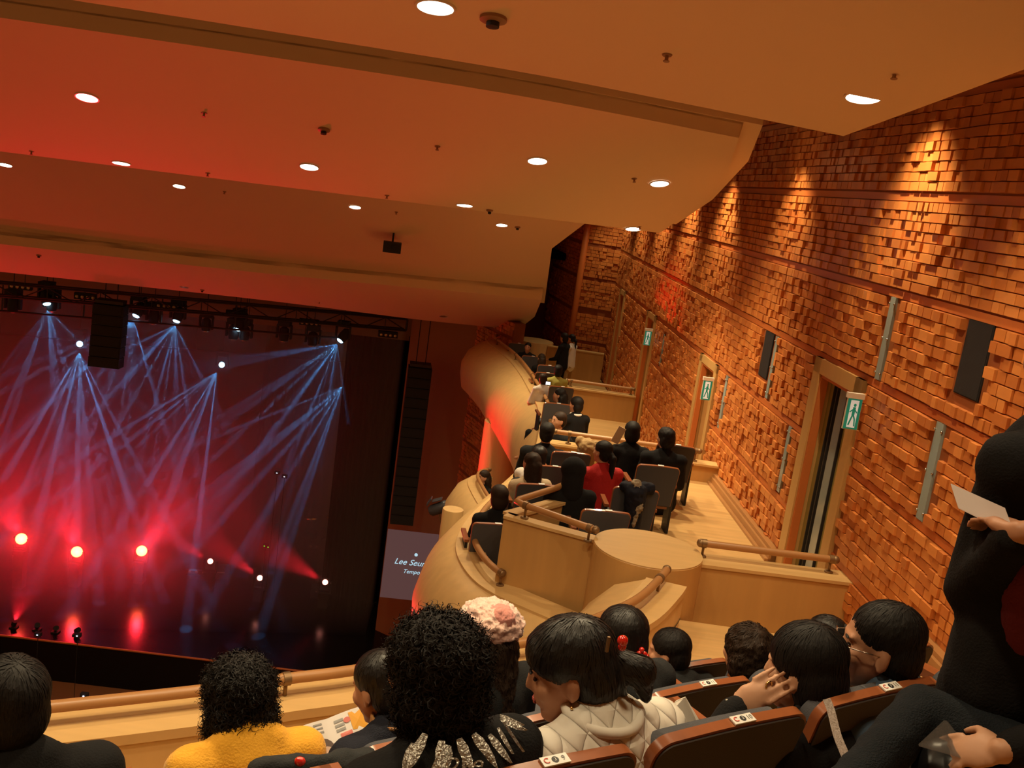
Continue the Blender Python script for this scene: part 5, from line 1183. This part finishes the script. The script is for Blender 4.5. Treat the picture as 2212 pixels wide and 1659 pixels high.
bp('person with a dark cap of hair low in the nearest curved front', 1077, 1072, 10.75, 20, 'bob', 'hair_brown', 'cloth_black', wide=1.1)
c_, co2, _ = bp('person with short black hair turned beside the dark-haired one', 1114, 1053, 11.3, 20, 'short', 'hair_black', 'cloth_black', hy=-30)
e = obj('hair_bow', MB().ell((0, 0, 0), (.05, .03, .045), None, 12, 8), 'cloth_beige', c_, 1); e.location = co2.inverted() @ at_r(1131, 1038, 11.2)
bp('person in profile with long dark hair at the far curved handrail', 1208, 853, 17.9, 55, 'long', 'hair_black', 'cloth_black', hy=25)
w_, wo, _ = bp('person with a dark bob and white collar in the second box', 1245, 873, 16.6, 30, 'bob', 'hair_black', 'cloth_black', hy=30)
obj('white_collar', MB().tube([Vector((.085 * cos(a), -.03 + .08 * sin(a), -.165)) for a in [2 * pi * q / 16 for q in range(17)]], .022, 8), 'cloth_white', w_, 1)
bp('person looking back toward the camera beside the broad black figure', 1206, 908, 14.4, 120, 'short', 'hair_brown', 'cloth_black', face=True, skin='skin_light', wide=1.2)
bp('person in a black coat facing the camera at the far handrail', 1140, 750, 24.6, 172, 'short', 'hair_black', 'cloth_black', face=True)
bp('person with long dark hair raising a hand at the far handrail', 1169, 774, 23.4, 30, 'long', 'hair_brown', 'cloth_black')
bp('person with dark hair in an olive top at the far handrail', 1205, 800, 20.6, 10, 'bob', 'hair_black', 'cloth_olive')
bp('person in a pale pink top low at the far handrail', 1172, 818, 19.9, 30, 'bob', 'hair_brown', 'cloth_white', s=.9)
bp('standing person in a long black coat at the far end', 1218, 729, 25.0, 60, 'bob', 'hair_black', 'cloth_black', legs='stand', s=1.0)
bp('standing person in a white coat hidden behind the black-coated one', 1234, 731, 25.5, 60, 'ponytail', 'hair_black', 'cloth_white', legs='stand', s=.98, botm='cloth_tan')
bp('person with long curly hair on the small lower balcony', 1044, 1030, 18.6, 120, 'long', 'hair_brown', 'cloth_black', face=True)
# coats and cloth on box seats
base, rz = BOXP[1]; ctm = MB(); f_ = Matrix.Translation(base) @ Matrix.Rotation(rz, 4, 'Z')
ctm.cap(f_ @ Vector((-.14, -.13, .88)), f_ @ Vector((.12, -.13, .89)), .06, .07, 12); ctm.cap(f_ @ Vector((-.02, -.17, .84)), f_ @ Vector((0, -.13, .42)), .12, .09, 14)
ct = link('draped_coat', remesh(ctm, .016, 2, (.016, 14)), 'cloth_navy', None, 1); tag(ct, 'dark coat with a mottled fur collar hung over a grey box seat', 'coat')
fm = MB(); fm.cap(f_ @ Vector((-.03, -.18, .93)), f_ @ Vector((.03, -.23, .70)), .06, .045, 12); fm.cap(f_ @ Vector((.02, -.23, .70)), f_ @ Vector((0, -.23, .50)), .04, .02, 10)
fc = link('fur_collar', remesh(fm, .012, 1, (.012, 40)), 'fur_grey', ct, 1)
P = at_r(1268, 965, 12.5); cm2 = MB(); cm2.cap(P + Vector((-.1, 0, .06)), P + Vector((.12, 0, .04)), .06, .05, 12); cm2.cap(P + Vector((0, -.04, 0)), P + Vector((.02, -.03, -.28)), .12, .10, 12)
ct = link('draped_cloth', remesh(cm2, .014, 2, (.014, 18)), 'cloth_tan', None, 1); tag(ct, 'crumpled tan cloth over a seat back in the nearest side box', 'cloth')
P = at_r(1336, 940, 12.6); o = obj('booklet', MB().box((0, 0, 0), (.10, .01, .22), Matrix.Rotation(.35, 3, 'Y')), 'cloth_beige'); o.location = P; tag(o, 'pale booklet held up left of the round-bobbed person', 'booklet')
P = at_r(1184, 828, 19.4); t = thing('phone', 'small phone with a glowing screen at the far handrail', 'phone', P); obj('body', MB().box((0, 0, 0), (.10, .015, .07)), 'black_matte', t); obj('display', MB().box((0, -.009, 0), (.085, .003, .055)), 'led_white', t)
